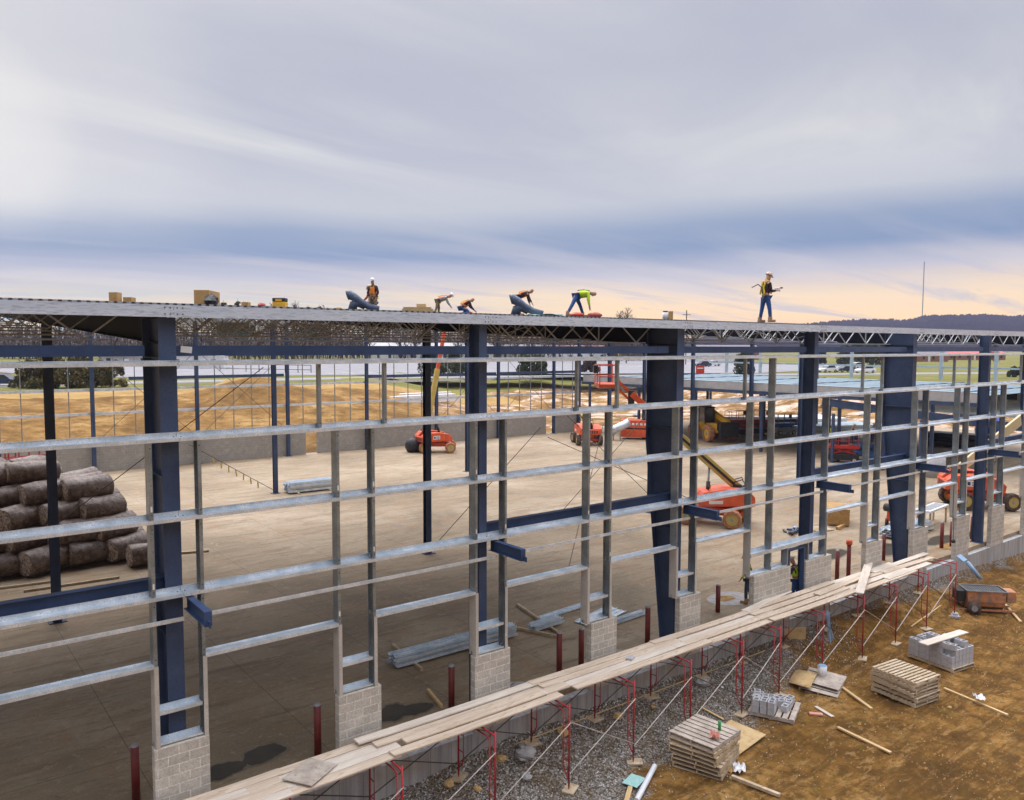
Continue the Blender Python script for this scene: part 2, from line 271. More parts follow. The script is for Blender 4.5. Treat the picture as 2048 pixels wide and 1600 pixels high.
def mk_ground():
    m, t, b, v = base_mat('site_ground')
    s = t.new('ShaderNodeSeparateXYZ'); t.link(v, s.inputs[0]); gx, gy, gz = s.outputs
    n = t.noise(v, 0.35, 7, 0.65, 0.4); n2 = t.noise(v, 1.5, 7, 0.7, 0.5); n3 = t.noise(v, 9, 5, 0.75)
    soil = t.ramp(n, [(0.34, (0.09, 0.042, 0.009)), (0.45, (0.23, 0.112, 0.022)), (0.56, (0.36, 0.185, 0.045)), (0.70, (0.50, 0.29, 0.095))])
    soil = t.mix(t.ramp(n2, [(0.48, 0.0), (0.60, 0.85)]), soil, (0.12, 0.06, 0.013))
    soil = t.mix(t.ramp(t.noise(v, 3.4, 6, 0.75, 0.6), [(0.52, 0.0), (0.60, 0.7)]), soil, (0.14, 0.075, 0.015))
    soil = t.mix(t.ramp(t.noise(t.mapping(v, scale=(1.3, 3.2, 1), rot=(0, 0, R(15))), 1.3, 6, 0.75, 0.4), [(0.53, 0.0), (0.64, 0.7)]), soil, (0.50, 0.30, 0.12))
    soil = t.mix(t.ramp(n3, [(0.5, 0.0), (0.72, 0.65)]), soil, (0.10, 0.055, 0.015))
    soil = t.mix(t.ramp(t.noise(v, 2.2, 5, 0.7), [(0.55, 0.0), (0.72, 0.5)]), soil, (0.18, 0.15, 0.03))
    trk = t.noise(t.mapping(v, scale=(0.16, 1.5, 1), rot=(0, 0, R(-32))), 1.5, 5, 0.6, 0.25)
    soil = t.mix(t.ramp(trk, [(0.50, 0.0), (0.58, 0.65), (0.66, 0.1)]), soil, (0.11, 0.055, 0.012))
    soil = t.mix(1.0, soil, (0.90, 0.87, 0.84), 'MULTIPLY')
    # crushed stone beside the foundation
    vo = t.new('ShaderNodeTexVoronoi'); vo.inputs['Scale'].default_value = 24; t.link(v, vo.inputs['Vector'])
    vs = t.new('ShaderNodeSeparateXYZ'); t.link(vo.outputs['Color'], vs.inputs[0])
    gr = t.ramp(vs.outputs[0], [(0.0, (0.11, 0.085, 0.06)), (0.35, (0.27, 0.225, 0.18)), (0.7, (0.45, 0.40, 0.34)), (0.88, (0.60, 0.55, 0.49)), (1.0, (0.95, 0.92, 0.88))])
    gr = t.mix(t.ramp(n2, [(0.45, 0.0), (0.68, 0.75)]), gr, (0.20, 0.12, 0.04))
    edge = t.math('ADD', gy, t.math('MULTIPLY', t.math('SUBTRACT', t.noise(v, 0.5, 6, 0.75), 0.5), 4.5))
    # stone strip width follows the scaffold, ending to the right
    lim = t.ramp(t.math('DIVIDE', gx, 40), [(0.0, 0.2), (0.2, 0.30), (0.32, 0.55), (0.44, 0.62), (0.52, 0.95), (0.66, 0.97)])  # 0..1 -> -5..0
    limv = t.math('MULTIPLY_ADD', lim, 5.0, -5.0)
    gm = t.math('MULTIPLY', t.math('ADD', t.math('MULTIPLY', t.math('SUBTRACT', edge, limv), 1.4), 0.5, clamp=True), t.math('LESS_THAN', gy, 0.5))
    near = t.mix(gm, soil, gr)
    # behind the building: graded dirt, straw, rubble
    d = t.ramp(t.noise(v, 0.16, 7, 0.7, 0.6), [(0.34, (0.12, 0.060, 0.014)), (0.5, (0.27, 0.145, 0.040)), (0.66, (0.44, 0.27, 0.10))])
    d = t.mix(t.ramp(t.noise(t.mapping(v, scale=(0.5, 1, 2)), 1.1, 7, 0.8, 0.5), [(0.48, 0.0), (0.58, 0.8)]), d, (0.12, 0.06, 0.014))
    rub = t.mix(t.ramp(t.noise(t.mapping(v, scale=(0.7, 1, 1)), 0.35, 7, 0.75, 0.5), [(0.50, 0.0), (0.58, 1.0)]), d, (0.62, 0.46, 0.36))
    rm = t.math('MULTIPLY', t.ramp(t.math('DIVIDE', gx, 100), [(0.50, 0.0), (0.58, 1.0)]), 1.0)
    d = t.mix(rm, d, rub)
    # grass verge, hay field farther out
    gsz = t.math('ADD', gy, t.math('MULTIPLY', t.math('SUBTRACT', t.noise(v, 0.05, 4, 0.6), 0.5), 14))
    grass = t.ramp(t.noise(v, 0.12, 6, 0.7), [(0.3, (0.10, 0.105, 0.02)), (0.6, (0.20, 0.18, 0.045)), (0.8, (0.34, 0.27, 0.10))])
    hay = t.ramp(t.noise(v, 0.3, 6, 0.7), [(0.3, (0.28, 0.165, 0.045)), (0.7, (0.46, 0.30, 0.115))])
    d = t.mix(t.math('MULTIPLY', t.math('GREATER_THAN', gsz, 82.0), t.math('LESS_THAN', gx, 75.0)), d, hay)
    d = t.mix(t.math('GREATER_THAN', gsz, 92.0), d, grass)
    d = t.mix(t.math('MULTIPLY', t.math('GREATER_THAN', gx, 110.0), t.math('GREATER_THAN', gy, 30.0)), d, grass)
    c = t.mix(t.math('GREATER_THAN', gy, 40.0), near, d)
    far = t.math('GREATER_THAN', gx, 56.0); c = t.mix(t.math('MULTIPLY', far, t.math('LESS_THAN', gy, 40.001)), c, d)
    t.link(c, b.inputs['Base Color']); b.inputs['Roughness'].default_value = 0.95; b.inputs['Specular IOR Level'].default_value = 0.2
    bp = t.new('ShaderNodeBump'); bp.inputs['Strength'].default_value = 0.9; bp.inputs['Distance'].default_value = 0.16
    t.link(t.math('ADD', t.noise(v, 4, 7, 0.75), t.math('MULTIPLY', t.math('MULTIPLY', gm, vo.outputs['Distance']), 1.2)), bp.inputs['Height']); t.link(bp.outputs[0], b.inputs['Normal'])
    return m
M['ground'] = mk_ground()
M['hill'] = mat('hazed_hill_woods', (0.05, 0.04, 0.075), (0.09, 0.07, 0.10), 0.01, 0.95)  # hill colour carries painted blue-violet haze of distance

# ------------------------------------------------------------------ mesh builder
class MB:
    def __init__(s): s.v = []; s.f = []
    def add(s, vs, fs):
        n = len(s.v); s.v += [tuple(a) for a in vs]; s.f += [tuple(i + n for i in f) for f in fs]; return s
    def box(s, x0, x1, y0, y1, z0, z1):
        return s.add([(x0, y0, z0), (x1, y0, z0), (x1, y1, z0), (x0, y1, z0), (x0, y0, z1), (x1, y0, z1), (x1, y1, z1), (x0, y1, z1)],
                     [(0, 3, 2, 1), (4, 5, 6, 7), (0, 1, 5, 4), (1, 2, 6, 5), (2, 3, 7, 6), (3, 0, 4, 7)])
    def obox(s, c, sz, rot=(0, 0, 0)):
        m = Euler(rot).to_matrix(); c = Vector(c); h = [a / 2 for a in sz]
        vs = [c + m @ Vector((sx * h[0], sy * h[1], sz_ * h[2])) for sz_ in (-1, 1) for sx, sy in ((-1, -1), (1, -1), (1, 1), (-1, 1))]
        return s.add(vs, [(0, 3, 2, 1), (4, 5, 6, 7), (0, 1, 5, 4), (1, 2, 6, 5), (2, 3, 7, 6), (3, 0, 4, 7)])
    def bar(s, a, b, w, h=None):
        a = Vector(a); b = Vector(b); d = b - a; L = d.length
        if L < 1e-6: return s
        h = h or w; q = d.to_track_quat('X', 'Z').to_matrix(); vs = []
        for x in (0, L):
            for y, z in ((-w / 2, -h / 2), (w / 2, -h / 2), (w / 2, h / 2), (-w / 2, h / 2)): vs.append(a + q @ Vector((x, y, z)))
        return s.add(vs, [(3, 2, 1, 0), (4, 5, 6, 7), (0, 1, 5, 4), (1, 2, 6, 5), (2, 3, 7, 6), (3, 0, 4, 7)])
    def tube(s, pts, r, n=8, caps=True, r2=None):
        pts = [Vector(p) for p in pts]; rings = []
        for i, p in enumerate(pts):
            d = (pts[min(i + 1, len(pts) - 1)] - pts[max(i - 1, 0)]).normalized()
            q = d.to_track_quat('Z', 'Y').to_matrix(); rad = r if r2 is None else r + (r2 - r) * i / max(1, len(pts) - 1)
            rings.append([p + q @ Vector((rad * cos(2 * pi * j / n), rad * sin(2 * pi * j / n), 0)) for j in range(n)])
        vs = [v for g in rings for v in g]; fs = []
        for i in range(len(pts) - 1):
            for j in range(n):
                a = i * n + j; b = i * n + (j + 1) % n; fs.append((a, b, b + n, a + n))
        if caps: fs.append(tuple(range(n - 1, -1, -1))); fs.append(tuple((len(pts) - 1) * n + j for j in range(n)))
        return s.add(vs, fs)
    def prof(s, pts, x0, x1, closed=True):
        """(y,z) profile extruded along x"""
        n = len(pts); vs = [(x0, y, z) for y, z in pts] + [(x1, y, z) for y, z in pts]
        fs = [(i, (i + 1) % n, (i + 1) % n + n, i + n) for i in range(n if closed else n - 1)]
        if closed: fs += [tuple(range(n - 1, -1, -1)), tuple(range(n, 2 * n))]
        return s.add(vs, fs)
    def xprof(s, pts, y0, y1):
        """(x,z) profile extruded along y, closed"""
        n = len(pts); vs = [(x, y0, z) for x, z in pts] + [(x, y1, z) for x, z in pts]
        fs = [(i, i + n, (i + 1) % n + n, (i + 1) % n) for i in range(n)] + [tuple(range(n)), tuple(range(2 * n - 1, n - 1, -1))]
        return s.add(vs, fs)
    def ball(s, c, r, nu=10, nv=7, sx=1, sy=1, sz=1, jit=0, top_only=False):
        vs = []; fs = []; c = Vector(c)
        for i in range(nv + 1):
            ph = (pi / 2 if top_only else pi) * i / nv
            for j in range(nu):
                rr_ = r * (1 + random.uniform(-jit, jit))
                vs.append(c + Vector((sx * rr_ * sin(ph) * cos(2 * pi * j / nu), sy * rr_ * sin(ph) * sin(2 * pi * j / nu), sz * rr_ * cos(ph))))
        for i in range(nv):
            for j in range(nu): fs.append((i * nu + j, (i + 1) * nu + j, (i + 1) * nu + (j + 1) % nu, i * nu + (j + 1) % nu))
        return s.add(vs, fs)
    def mesh(s, name, m, smooth=False):
        me = bpy.data.meshes.new(name); me.from_pydata(s.v, [], s.f); me.materials.append(M[m] if isinstance(m, str) else m); me.update()
        if smooth: me.polygons.foreach_set('use_smooth', [True] * len(me.polygons))
        return me
    def build(s, name, m, parent=None, smooth=False, bevel=0, label=None):
        o = bpy.data.objects.new(name, s.mesh(name, m, smooth)); C.objects.link(o)
        if parent is not None: o.parent = parent
        if bevel:
            b = o.modifiers.new('bevel', 'BEVEL'); b.width = bevel; b.segments = 2; b.limit_method = 'ANGLE'; b.angle_limit = R(40)
        if label: o['label'] = label
        return o
def tag(o, label, cat, group=None, kind=None):
    if label: o['label'] = label
    if cat: o['category'] = cat
    if group: o['group'] = group
    if kind: o['kind'] = kind
    return o
def thing(name, label, cat, loc=(0, 0, 0), rz=0, group=None):
    o = bpy.data.objects.new(name, None); C.objects.link(o); o.location = loc; o.rotation_euler = (0, 0, rz); o.empty_display_size = 0.2
    return tag(o, label, cat, group)
def struct(name, mb, m, smooth=False):
    o = mb.build(name, m, smooth=smooth); o['kind'] = 'structure'; return o
def dup(src, loc=None, rz=None, label=None, parent=None, group=None):
    c = src.copy(); C.objects.link(c)
    if loc is not None: c.location = loc
    if rz is not None: c.rotation_euler = (0, 0, rz)
    if parent is not None: c.parent = parent
    if label: c['label'] = label
    if group: c['group'] = group
    for ch in list(src.children): dup(ch, parent=c)
    return c
ORD = ['first', 'second', 'third', 'fourth', 'fifth', 'sixth', 'seventh', 'eighth', 'ninth', 'tenth', 'eleventh', 'twelfth', 'thirteenth', 'fourteenth', 'fifteenth', 'sixteenth']
S = 7.62

# ------------------------------------------------------------------ ground
def sm(a, b, x):
    t = min(1, max(0, (x - a) / (b - a))); return t * t * (3 - 2 * t)
def hsh(ix, iy, s=0):
    n = (ix * 374761393 + iy * 668265263 + s * 974711) & 0xffffffff; n = ((n ^ (n >> 13)) * 1274126177) & 0xffffffff
    return ((n ^ (n >> 16)) & 0xffff) / 65535
def vn(x, y, s=0):
    ix, iy = floor(x), floor(y); fx, fy = x - ix, y - iy; fx = fx * fx * (3 - 2 * fx); fy = fy * fy * (3 - 2 * fy)
    return (hsh(ix, iy, s) * (1 - fx) + hsh(ix + 1, iy, s) * fx) * (1 - fy) + (hsh(ix, iy + 1, s) * (1 - fx) + hsh(ix + 1, iy + 1, s) * fx) * fy
def fbm(x, y, s=0, o=4):
    a = 0; am = 0.5
    for i in range(o): a += am * (vn(x, y, s + i) - 0.5); x *= 2.03; y *= 2.03; am *= 0.5
    return a
def gz(x, y):
    if y < -0.1 and x < 62:                       # yard in front of the wall
        zw = -1.45 + 0.55 * sm(3, 8, x) - 0.65 * sm(31, 44, x)
        t = sm(-2.3, -0.2, y)
        z = -1.6 + (zw + 1.6) * t
        ru = (x * .53 + y * .85); rut = -0.05 * max(0, sin(ru * 2.6 + 1.5 * fbm(x * .2, y * .2, 44))) ** 6 * sm(-2.6, -5, y)
        return z + rut + 0.14 * fbm(x * 0.7, y * 0.7, 3) + 0.13 * fbm(x * 2.6, y * 2.6, 9)
    if y < 52 and x < 95: 
        return -0.25
    side = sm(40, 75, x)
    a0, a1, h = 53 + 14 * side, 84 + 40 * side, 4.0
    z = h * sm(a0, a1, y) if x < 95 else h * max(sm(95, 128, x), sm(a0, a1, y))
    rough = 1 - sm(a1, a1 + 6, y)
    if x < 95: z += rough * (1.1 * fbm(x * 0.10, y * 0.13, 21) + 0.5 * fbm(x * 0.4, y * 0.4, 5)) * sm(52, 58, y)
    pk = math.exp(-(((x - 31) / 5) ** 2 + ((y - 80) / 6) ** 2)); z += 1.9 * pk      # spoil heap on the bank
    return z
xs = []; x = -420.0
def spaced(lo, hi, near_lo, near_hi, fine, grow):
    out = []; v = near_lo
    while v <= near_hi: out.append(v); v += fine
    st = fine; v = near_hi
    while v < hi: st *= grow; v += st; out.append(min(v, hi))
    st = fine; v = near_lo
    while v > lo: st *= grow; v -= st; out.append(max(v, lo))
    return sorted(set(out))
XS = spaced(-1500, 2400, 0, 46, 0.25, 1.06); YS = spaced(-400, 1800, -9, 0.0, 0.25, 1.05)
g = MB(); nx = len(XS)
g.v = [(a, b, gz(a, b)) for b in YS for a in XS]
g.f = [(j * nx + i, j * nx + i + 1, (j + 1) * nx + i + 1, (j + 1) * nx + i) for j in range(len(YS) - 1) for i in range(nx - 1)]
struct('ground', g, 'ground', smooth=True)

# concrete slab
g = MB(); g.box(-30, 95, 0.10, 51.2, -0.22, 0.0); struct('floor', g, 'floor')
# asphalt car parks and road beyond the site
def strip(name, pts, z, m):
    g = MB(); g.add([(x, y, z) for x, y in pts], [tuple(range(len(pts)))]); return struct(name, g, m)
strip('road', [(-120, 118), (60, 104), (150, 66), (420, -60), (426, -52), (154, 74), (62, 112), (-120, 127)], 4.03, 'asphalt')
strip('car_park', [(20, 134), (66, 120), (140, 84), (210, 96), (240, 190), (60, 260), (0, 240)], 4.045, 'asphalt')
g = MB()
for i in range(26):
    x = 60 + i * 4.2; g.box(x, x + 0.25, 128 + i * 0.2, 133.5 + i * 0.2, 4.05, 4.065)
for (a, b) in (((-120, 122.4), (61, 108)), ((61, 108), (152, 70)), ((152, 70), (423, -56))):
    g.bar((a[0], a[1], 4.055), (b[0], b[1], 4.055), 0.25, 0.02)
struct('road_markings', g, 'paint')
# wooded hills far off to the right
def hillz(x, y):
    # ridge running roughly across the view, higher to the right
    d = Vector((x + 4.3, y + 16.4)); r = d.x * sin(TH) - d.y * cos(TH); f = d.x * cos(TH) + d.y * sin(TH); u = r / f * 1600
    e = 0.0
    e = 38 * sm(330, 540, u) + 6 * sm(560, 700, u) + 13 * sm(760, 880, u) + 2.0 * sin(u * 0.02) 
    return 4 + e * (0.85 + 0.3 * fbm(u * 0.012, f * 0.002, 31))
g = MB(); rows = []
us = [150 + 8 * i for i in range(150)]
for j, (f, t) in enumerate([(900, 0.0), (1080, 0.45), (1250, 0.8), (1400, 1.0), (1500, 0.95), (1620, 0.3)]):
    row = []
    for u in us:
        r = u / 1600 * f; x = -4.3 + r * sin(TH) + f * cos(TH); y = -16.4 - r * cos(TH) + f * sin(TH)
        row.append((x, y, 3.9 + (hillz(x, y) - 4) * t))
    rows.append(row)
g.v = [p for r in rows for p in r]; n = len(us)
g.f = [(j * n + i, j * n + i + 1, (j + 1) * n + i + 1, (j + 1) * n + i) for j in range(5) for i in range(n - 1)]
hill_rows = rows
struct('hills', g, 'hill', smooth=True)

# ------------------------------------------------------------------ foundation, piers, block walls
fz = lambda x: -0.19
g = MB(); g.box(-12, 57.4, -0.17, 0.10, -2.2, -0.19)
fo = g.build('foundation_wall', 'found'); tag(fo, 'long poured concrete foundation wall with vertical form marks under the block piers', 'foundation wall')
g = MB(); g.box(-12, 57.4, -0.175, -0.165, -0.19 - 0.19, -0.24); g.build('form_band', 'grey', fo) if False else None

def pier(x0, x1, label, z1=1.79, name='block_pier'):
    g = MB(); g.box(x0, x1, -0.165, 0.035, -0.186, z1); o = g.build(name, 'cmu', bevel=0.008); tag(o, label, 'block pier', 'split face block piers along the front wall'); return o
where = ['below the nearest large column, leftmost in view', 'between the two nearest wall columns, big puddle to its right', 'below the second wall column from the left',
         'between the second and third wall columns, beside two rusty bollards', 'below the tapered third column from the left']
for (a, b), l in zip([(-.50, .56), (3.42, 4.50), (7.18, 8.32), (11.25, 12.28), (15.08, 16.10)], where): pier(a, b, 'pale block pier ' + l)
for (a, b), l in zip([(26.4, 27.7), (30.3, 31.7), (34.5, 35.9), (38.4, 39.9), (42.5, 43.9), (46.3, 47.5), (50.0, 51.2), (54.0, 55.2)],
    ['just right of the door, standing alone behind the crossed scaffold planks', 'below the tapered column right of the orange generator', 'beside the last red scaffold frame and orange mixer', 'below the narrow column at the right, with a bollard to its right', 'at the right edge of the picture', 'past the right edge, first beyond view', 'past the right edge, second beyond view', 'past the right edge, third beyond view']):
    if a < 43: pier(a, b, 'grey block pier ' + l)
pier(18.95, 21.14, 'grey block wall panel left of the narrow doorway, under the sill channel', name='block_wall')['category'] = 'block wall'
pier(22.12, 23.85, 'grey block wall panel right of the narrow doorway with the worker in it', name='block_wall')['category'] = 'block wall'
for n, (a, b) in enumerate([(-30, 24.6), (25.7, 52.5), (53.9, 57.3)]):
    g = MB(); g.box(a, b, 50.5, 50.7, 0.002, 2.15); o = g.build('block_wall', 'cmu2')
    tag(o, 'low grey block wall along the rear of the slab, ' + ['left of the narrow gap showing brown dirt', 'long middle run behind the orange boom lift', 'short last piece at the far corner column'][n], 'block wall', 'rear block walls')

# ------------------------------------------------------------------ steel building frame
B = thing('steel_frame_building', 'large unfinished steel frame building with navy columns, galvanised girts and bar joists', 'building')
TOP = 10.5
def rz(y): return TOP + 0.045 * max(0, y)
def hcol(x, y0, d, fw_, z1, taper=None, name='column', mt='navy', z0=0.0):
    """I section column, web along y from outer flange y0 going inwards by d"""
    g = MB(); t = 0.02; w2 = fw_ / 2
    zs = [z0, z1] if not taper else [z0, taper[1], z1]
    ds = [d, d] if not taper else [taper[0], d, d]
    g.box(x - w2, x + w2, y0, y0 + t, z0, z1)
    for (za, zb), (da, db) in zip(zip(zs, zs[1:]), zip(ds, ds[1:])):
        g.add([(x - w2, y0 + da, za), (x + w2, y0 + da, za), (x + w2, y0 + da + t, za), (x - w2, y0 + da + t, za),
               (x - w2, y0 + db, zb), (x + w2, y0 + db, zb), (x + w2, y0 + db + t, zb), (x - w2, y0 + db + t, zb)],
              [(0, 3, 2, 1), (4, 5, 6, 7), (0, 1, 5, 4), (1, 2, 6, 5), (2, 3, 7, 6), (3, 0, 4, 7)])
        g.add([(x - .007, y0 + t, za), (x + .007, y0 + t, za), (x + .007, y0 + da, za), (x - .007, y0 + da, za),
               (x - .007, y0 + t, zb), (x + .007, y0 + t, zb), (x + .007, y0 + db, zb), (x - .007, y0 + db, zb)],
              [(0, 3, 2, 1), (4, 5, 6, 7), (0, 1, 5, 4), (1, 2, 6, 5), (2, 3, 7, 6), (3, 0, 4, 7)])
    o = g.build(name, mt, B)
    dd = taper[0] if taper else d
    p = MB(); p.box(x - w2 - .06, x + w2 + .06, y0 - .02, y0 + dd + .06, z0 + 0.001, z0 + .03); p.build('base_plate', 'navy', o)
    return o
YC = 0.125
for kx in range(-1, 8):
    x = kx * S + 0.02
    if kx % 2 == 0:
        c = hcol(x, YC, 1.25, 0.33, 10.245, taper=(0.5, 6.6))
        for zz in (9.45, 7.1, 5.0, 3.9):
            st = MB(); st.box(x - .16, x - .008, YC + .021, YC + 1.2 if zz > 7 else YC + .75, zz, zz + .015); st.build('stiffener', 'navy', c)
    else: hcol(x, YC, 0.44, 0.24, 10.245)
hcol(57.15, YC, 0.3, 0.25, 10.3)
# interior and rear columns
def icol(x, y, z1, s=0.28, mt='navy'):
    g = MB(); h = s / 2
    g.box(x - h, x + h, y - h, y - h + .018, 0, z1); g.box(x - h, x + h, y + h - .018, y + h, 0, z1); g.box(x - .006, x + .006, y - h, y + h, 0, z1)
    o = g.build('column', mt, B); p = MB(); p.box(x - h - .14, x + h + .14, y - h - .14, y + h + .14, 0.001, .03); p.build('base_plate', 'navy', o); return o
for kx in (-2, 0, 2, 4, 6): icol(kx * S, 15.1, 10.4)
for kx in (0, 2, 4, 6): icol(kx * S + .1, 34.0, 11.2, 0.26)
for kx in range(-1, 8): icol(kx * S, 50.2, 11.6, 0.26)
icol(57.1, 50.2, 11.6, 0.3)
for y in (15.1, 27.3, 34, 40.3): icol(57.1, y, 10.5 if y < 20 else 11, 0.28)
# eave channel, one length per bay
def C_prof(y, z0, z1, d, t=.012): return [(y, z0), (y, z1), (y + d, z1), (y + d, z1 - t), (y + t, z1 - t), (y + t, z0 + t), (y + d, z0 + t), (y + d, z0)]
for kx in range(-1, 7):
    g = MB(); x0, x1 = kx * S + .10, (kx + 1) * S + .09
    g.prof(C_prof(-.10, 10.25, 10.485, .09), x0, x1)
    o = g.build('eave_channel', 'eave', B)
    bo = MB()
    for xx in (x0 + .06, x0 + .16, x1 - .06, x1 - .16):
        for zz in (10.31, 10.43): bo.tube([(xx, -.112, zz), (xx, -.10, zz)], .014, 6)
    bo.build('bolt', 'rod', o)
    sh = MB()
# girts: stepped section, inner leg up, shelf, outer leg down
def girt(x0, x1, z, yo=-.15, w_=.26, upz=.085, dn=.07, name='girt', mt='galv', t=.008):
    yi = yo + w_
    pr = [(yo, z - dn), (yo, z), (yi - t, z), (yi - t, z + upz), (yi - t - .02, z + upz), (yi - t - .02, z + upz + t), (yi, z + upz + t), (yi, z - t), (yo + t, z - t), (yo + t, z - dn + t), (yo + .025, z - dn + t), (yo + .025, z - dn)]
    g = MB(); g.prof(pr, x0, x1); return g.build(name, mt, B)
GZ = [9.38, 7.90, 6.32, 4.80]
for z in GZ:
    for kx in range(-1, 7):
        o = girt(kx * S + .14, (kx + 1) * S + .13, z, upz=.085 if z < 9 else .022, dn=.07 if z < 9 else .075)
        b = MB()
        for xx in (kx * S + .20, (kx + 1) * S + .06):
            b.tube([(xx, .02, z - .004), (xx, .02, z + .012)], .014, 6)
        b.build('bolt', 'rod', o)
# wall studs
def stud(x, z0, z1, flip=False, name='stud', mt='galv_stud', yo=-.13, d=.25):
    g = MB(); s = -1 if flip else 1; a = .035 * s; w2 = .07 * s
    g.box(min(x - a, x - a + .008 * s), max(x - a, x - a + .008 * s), yo, yo + d, z0, z1)
    g.box(min(x - a, x - a + w2), max(x - a, x - a + w2), yo - .004, yo + .004, z0, z1); g.box(min(x - a, x - a + w2), max(x - a, x - a + w2), yo + d - .004, yo + d + .004, z0, z1)
    g.box(min(x - a + w2, x - a + w2 - .006 * s), max(x - a + w2, x - a + w2 - .006 * s), yo, yo + .02, z0, z1)
    g.box(x - .05, x + .05, yo + .11, yo + .18, z0 + .0, z0 + .09)
    o = g.build(name, mt, B)
    if x < 30 and z1 - z0 > .9:
        for zz in (z0 + .10, z1 - .10): MB().tube([(x, yo - .018, zz), (x, yo - .004, zz)], .013, 6).build('bolt', 'rod', o)
        if hsh(int(x * 100), int(z0 * 10)) > .55: MB().box(x - .018, x + .018, yo - .006, yo - .0045, z0 + .16, z0 + .27).build('sticker', 'white', o)
    return o
for x in (3.11, 4.73, 10.76, 12.33, 18.4, 26.0, 27.52, 34.0, 35.57, 41.6, 43.2): stud(x, GZ[1] + .01, GZ[0] - .02, yo=-.05, d=.10)
pair = [(-4.1, -3.2), (-.42, .50), (3.48, 4.36), (7.25, 8.18), (11.13, 12.0), (14.92, 15.82), (18.72, None), (23.42, None), (26.42, 27.34), (30.36, 31.35), (34.42, 35.4), (38.45, 39.55), (42.5, 43.5)]
for a, b in pair:
    for x, fl in ((a, False), (b, True)):
        if x is None: continue
        for i in range(1, 3): stud(x, GZ[i + 1] + .01, GZ[i] - .075 if True else 0, fl)
        stud(x, 3.47 if x < 18 or x > 24 else 1.80, GZ[3] - .075, fl)
stud(19.95, GZ[1] + .01, GZ[0] - .02); stud(19.95, GZ[3] + .01, GZ[1] - .075); stud(19.95, 1.84, GZ[3] - .075)
# window openings: head channel, jamb plates, sill blocks between the paired studs
heads = [(-3.2, -.42), (.50, 3.48), (4.36, 7.25), (8.18, 11.13), (12.0, 14.92), (15.82, 18.72), (23.42, 26.42), (27.34, 30.36), (31.35, 34.42), (35.4, 38.45), (39.55, 42.5)]
for a, b in heads:
    g = MB(); g.prof([(-.15, 3.40), (-.15, 3.47), (.09, 3.47), (.09, 3.50), (.10, 3.50), (.10, 3.46), (-.14, 3.46), (-.14, 3.40)], a + .03, b - .03); g.build('window_head', 'galv', B)
for a, b in pair:
    for x, sg in ((a, -1), (b, 1)):
        if x is None: 
            continue
        if x in (18.72, 23.42):
            g = MB(); g.box(x - .045, x - .035, -.17, .12, 1.80, 3.47) if x == 18.72 else g.box(x + .036, x + .046, -.17, .12, 1.80, 3.47); g.build('jamb_plate', 'trim', B); continue
        g = MB(); g.box(x - .035, x + .04, -.17, -.16, 1.80, 3.44); xx = x - .045 if sg < 0 else x + .041
        g.box(xx, xx + .008, -.17, .12, 1.80, 3.44); g.build('jamb_plate', 'trim', B)
        if not (x in (a,) and a < -3.9): stud(x, 1.80, 3.46, sg > 0, 'jamb_stud')
    if b is not None:
        for z in (2.47, 1.82):
            g = MB(); g.prof([(-.13, z - .04 if z > 2 else z), (-.13, z + .035), (-.12, z + .035), (-.12, z + .005), (.09, z + .005), (.09, z + .09), (.10, z + .09), (.10, z), (-.12, z - .005), (-.12, z - .04 if z > 2 else z - .002)], a + .05, b - .05); g.build('sill_channel', 'galv', B)
# doorway panel
g = MB(); g.prof([(-.15, 2.47), (-.15, 2.60), (-.14, 2.60), (-.14, 2.56), (.09, 2.56), (.09, 2.70), (.10, 2.70), (.10, 2.47)], 18.76, 23.40); g.build('door_header', 'galv', B)
for a, b in ((18.80, 21.0), (22.26, 23.40)):
    g = MB(); g.prof([(-.13, 1.80), (-.13, 1.86), (-.12, 1.86), (-.12, 1.815), (.09, 1.815), (.09, 1.90), (.10, 1.90), (.10, 1.80)], a, b); g.build('sill_channel', 'galv', B)
stud(20.98, 1.81, 2.46); stud(22.3, 1.81, 2.46, True)
D = MB(); D.box(21.14, 21.19, -.10, .06, -.18, 2.30); D.box(22.06, 22.115, -.10, .06, -.18, 2.30); D.box(21.14, 22.115, -.10, .06, 2.30, 2.36); D.build('door_frame', 'beam', B)
# canopy channel and stub beams
for kx in range(-1, 6):
    x0, x1 = (kx * S + .45, (kx + 1) * S + .24) if kx > -1 else (-7.2, .12)
    g = MB(); g.prof([(-.19, 4.26), (-.19, 4.335), (-.15, 4.335), (-.15, 4.322), (-.178, 4.322), (-.178, 4.273), (-.15, 4.273), (-.15, 4.26)], x0, x1); g.build('canopy_channel', 'galv', B)
for kx in range(0, 6):
    x = kx * S + .27; g = MB(); y0, y1 = -1.22, YC
    g.box(x - .07, x + .07, y0, y1, 4.675, 4.69); g.box(x - .07, x + .07, y0, y1, 4.40, 4.415); g.box(x - .006, x + .006, y0, y1, 4.415, 4.675)
    g.box(x - .07, x + .07, y0 - .012, y0, 4.40, 4.69); g.box(x - .008, x + .008, y0 - .15, y0 - .012, 4.40, 4.52)
    g.build('canopy_stub', 'beam', B)
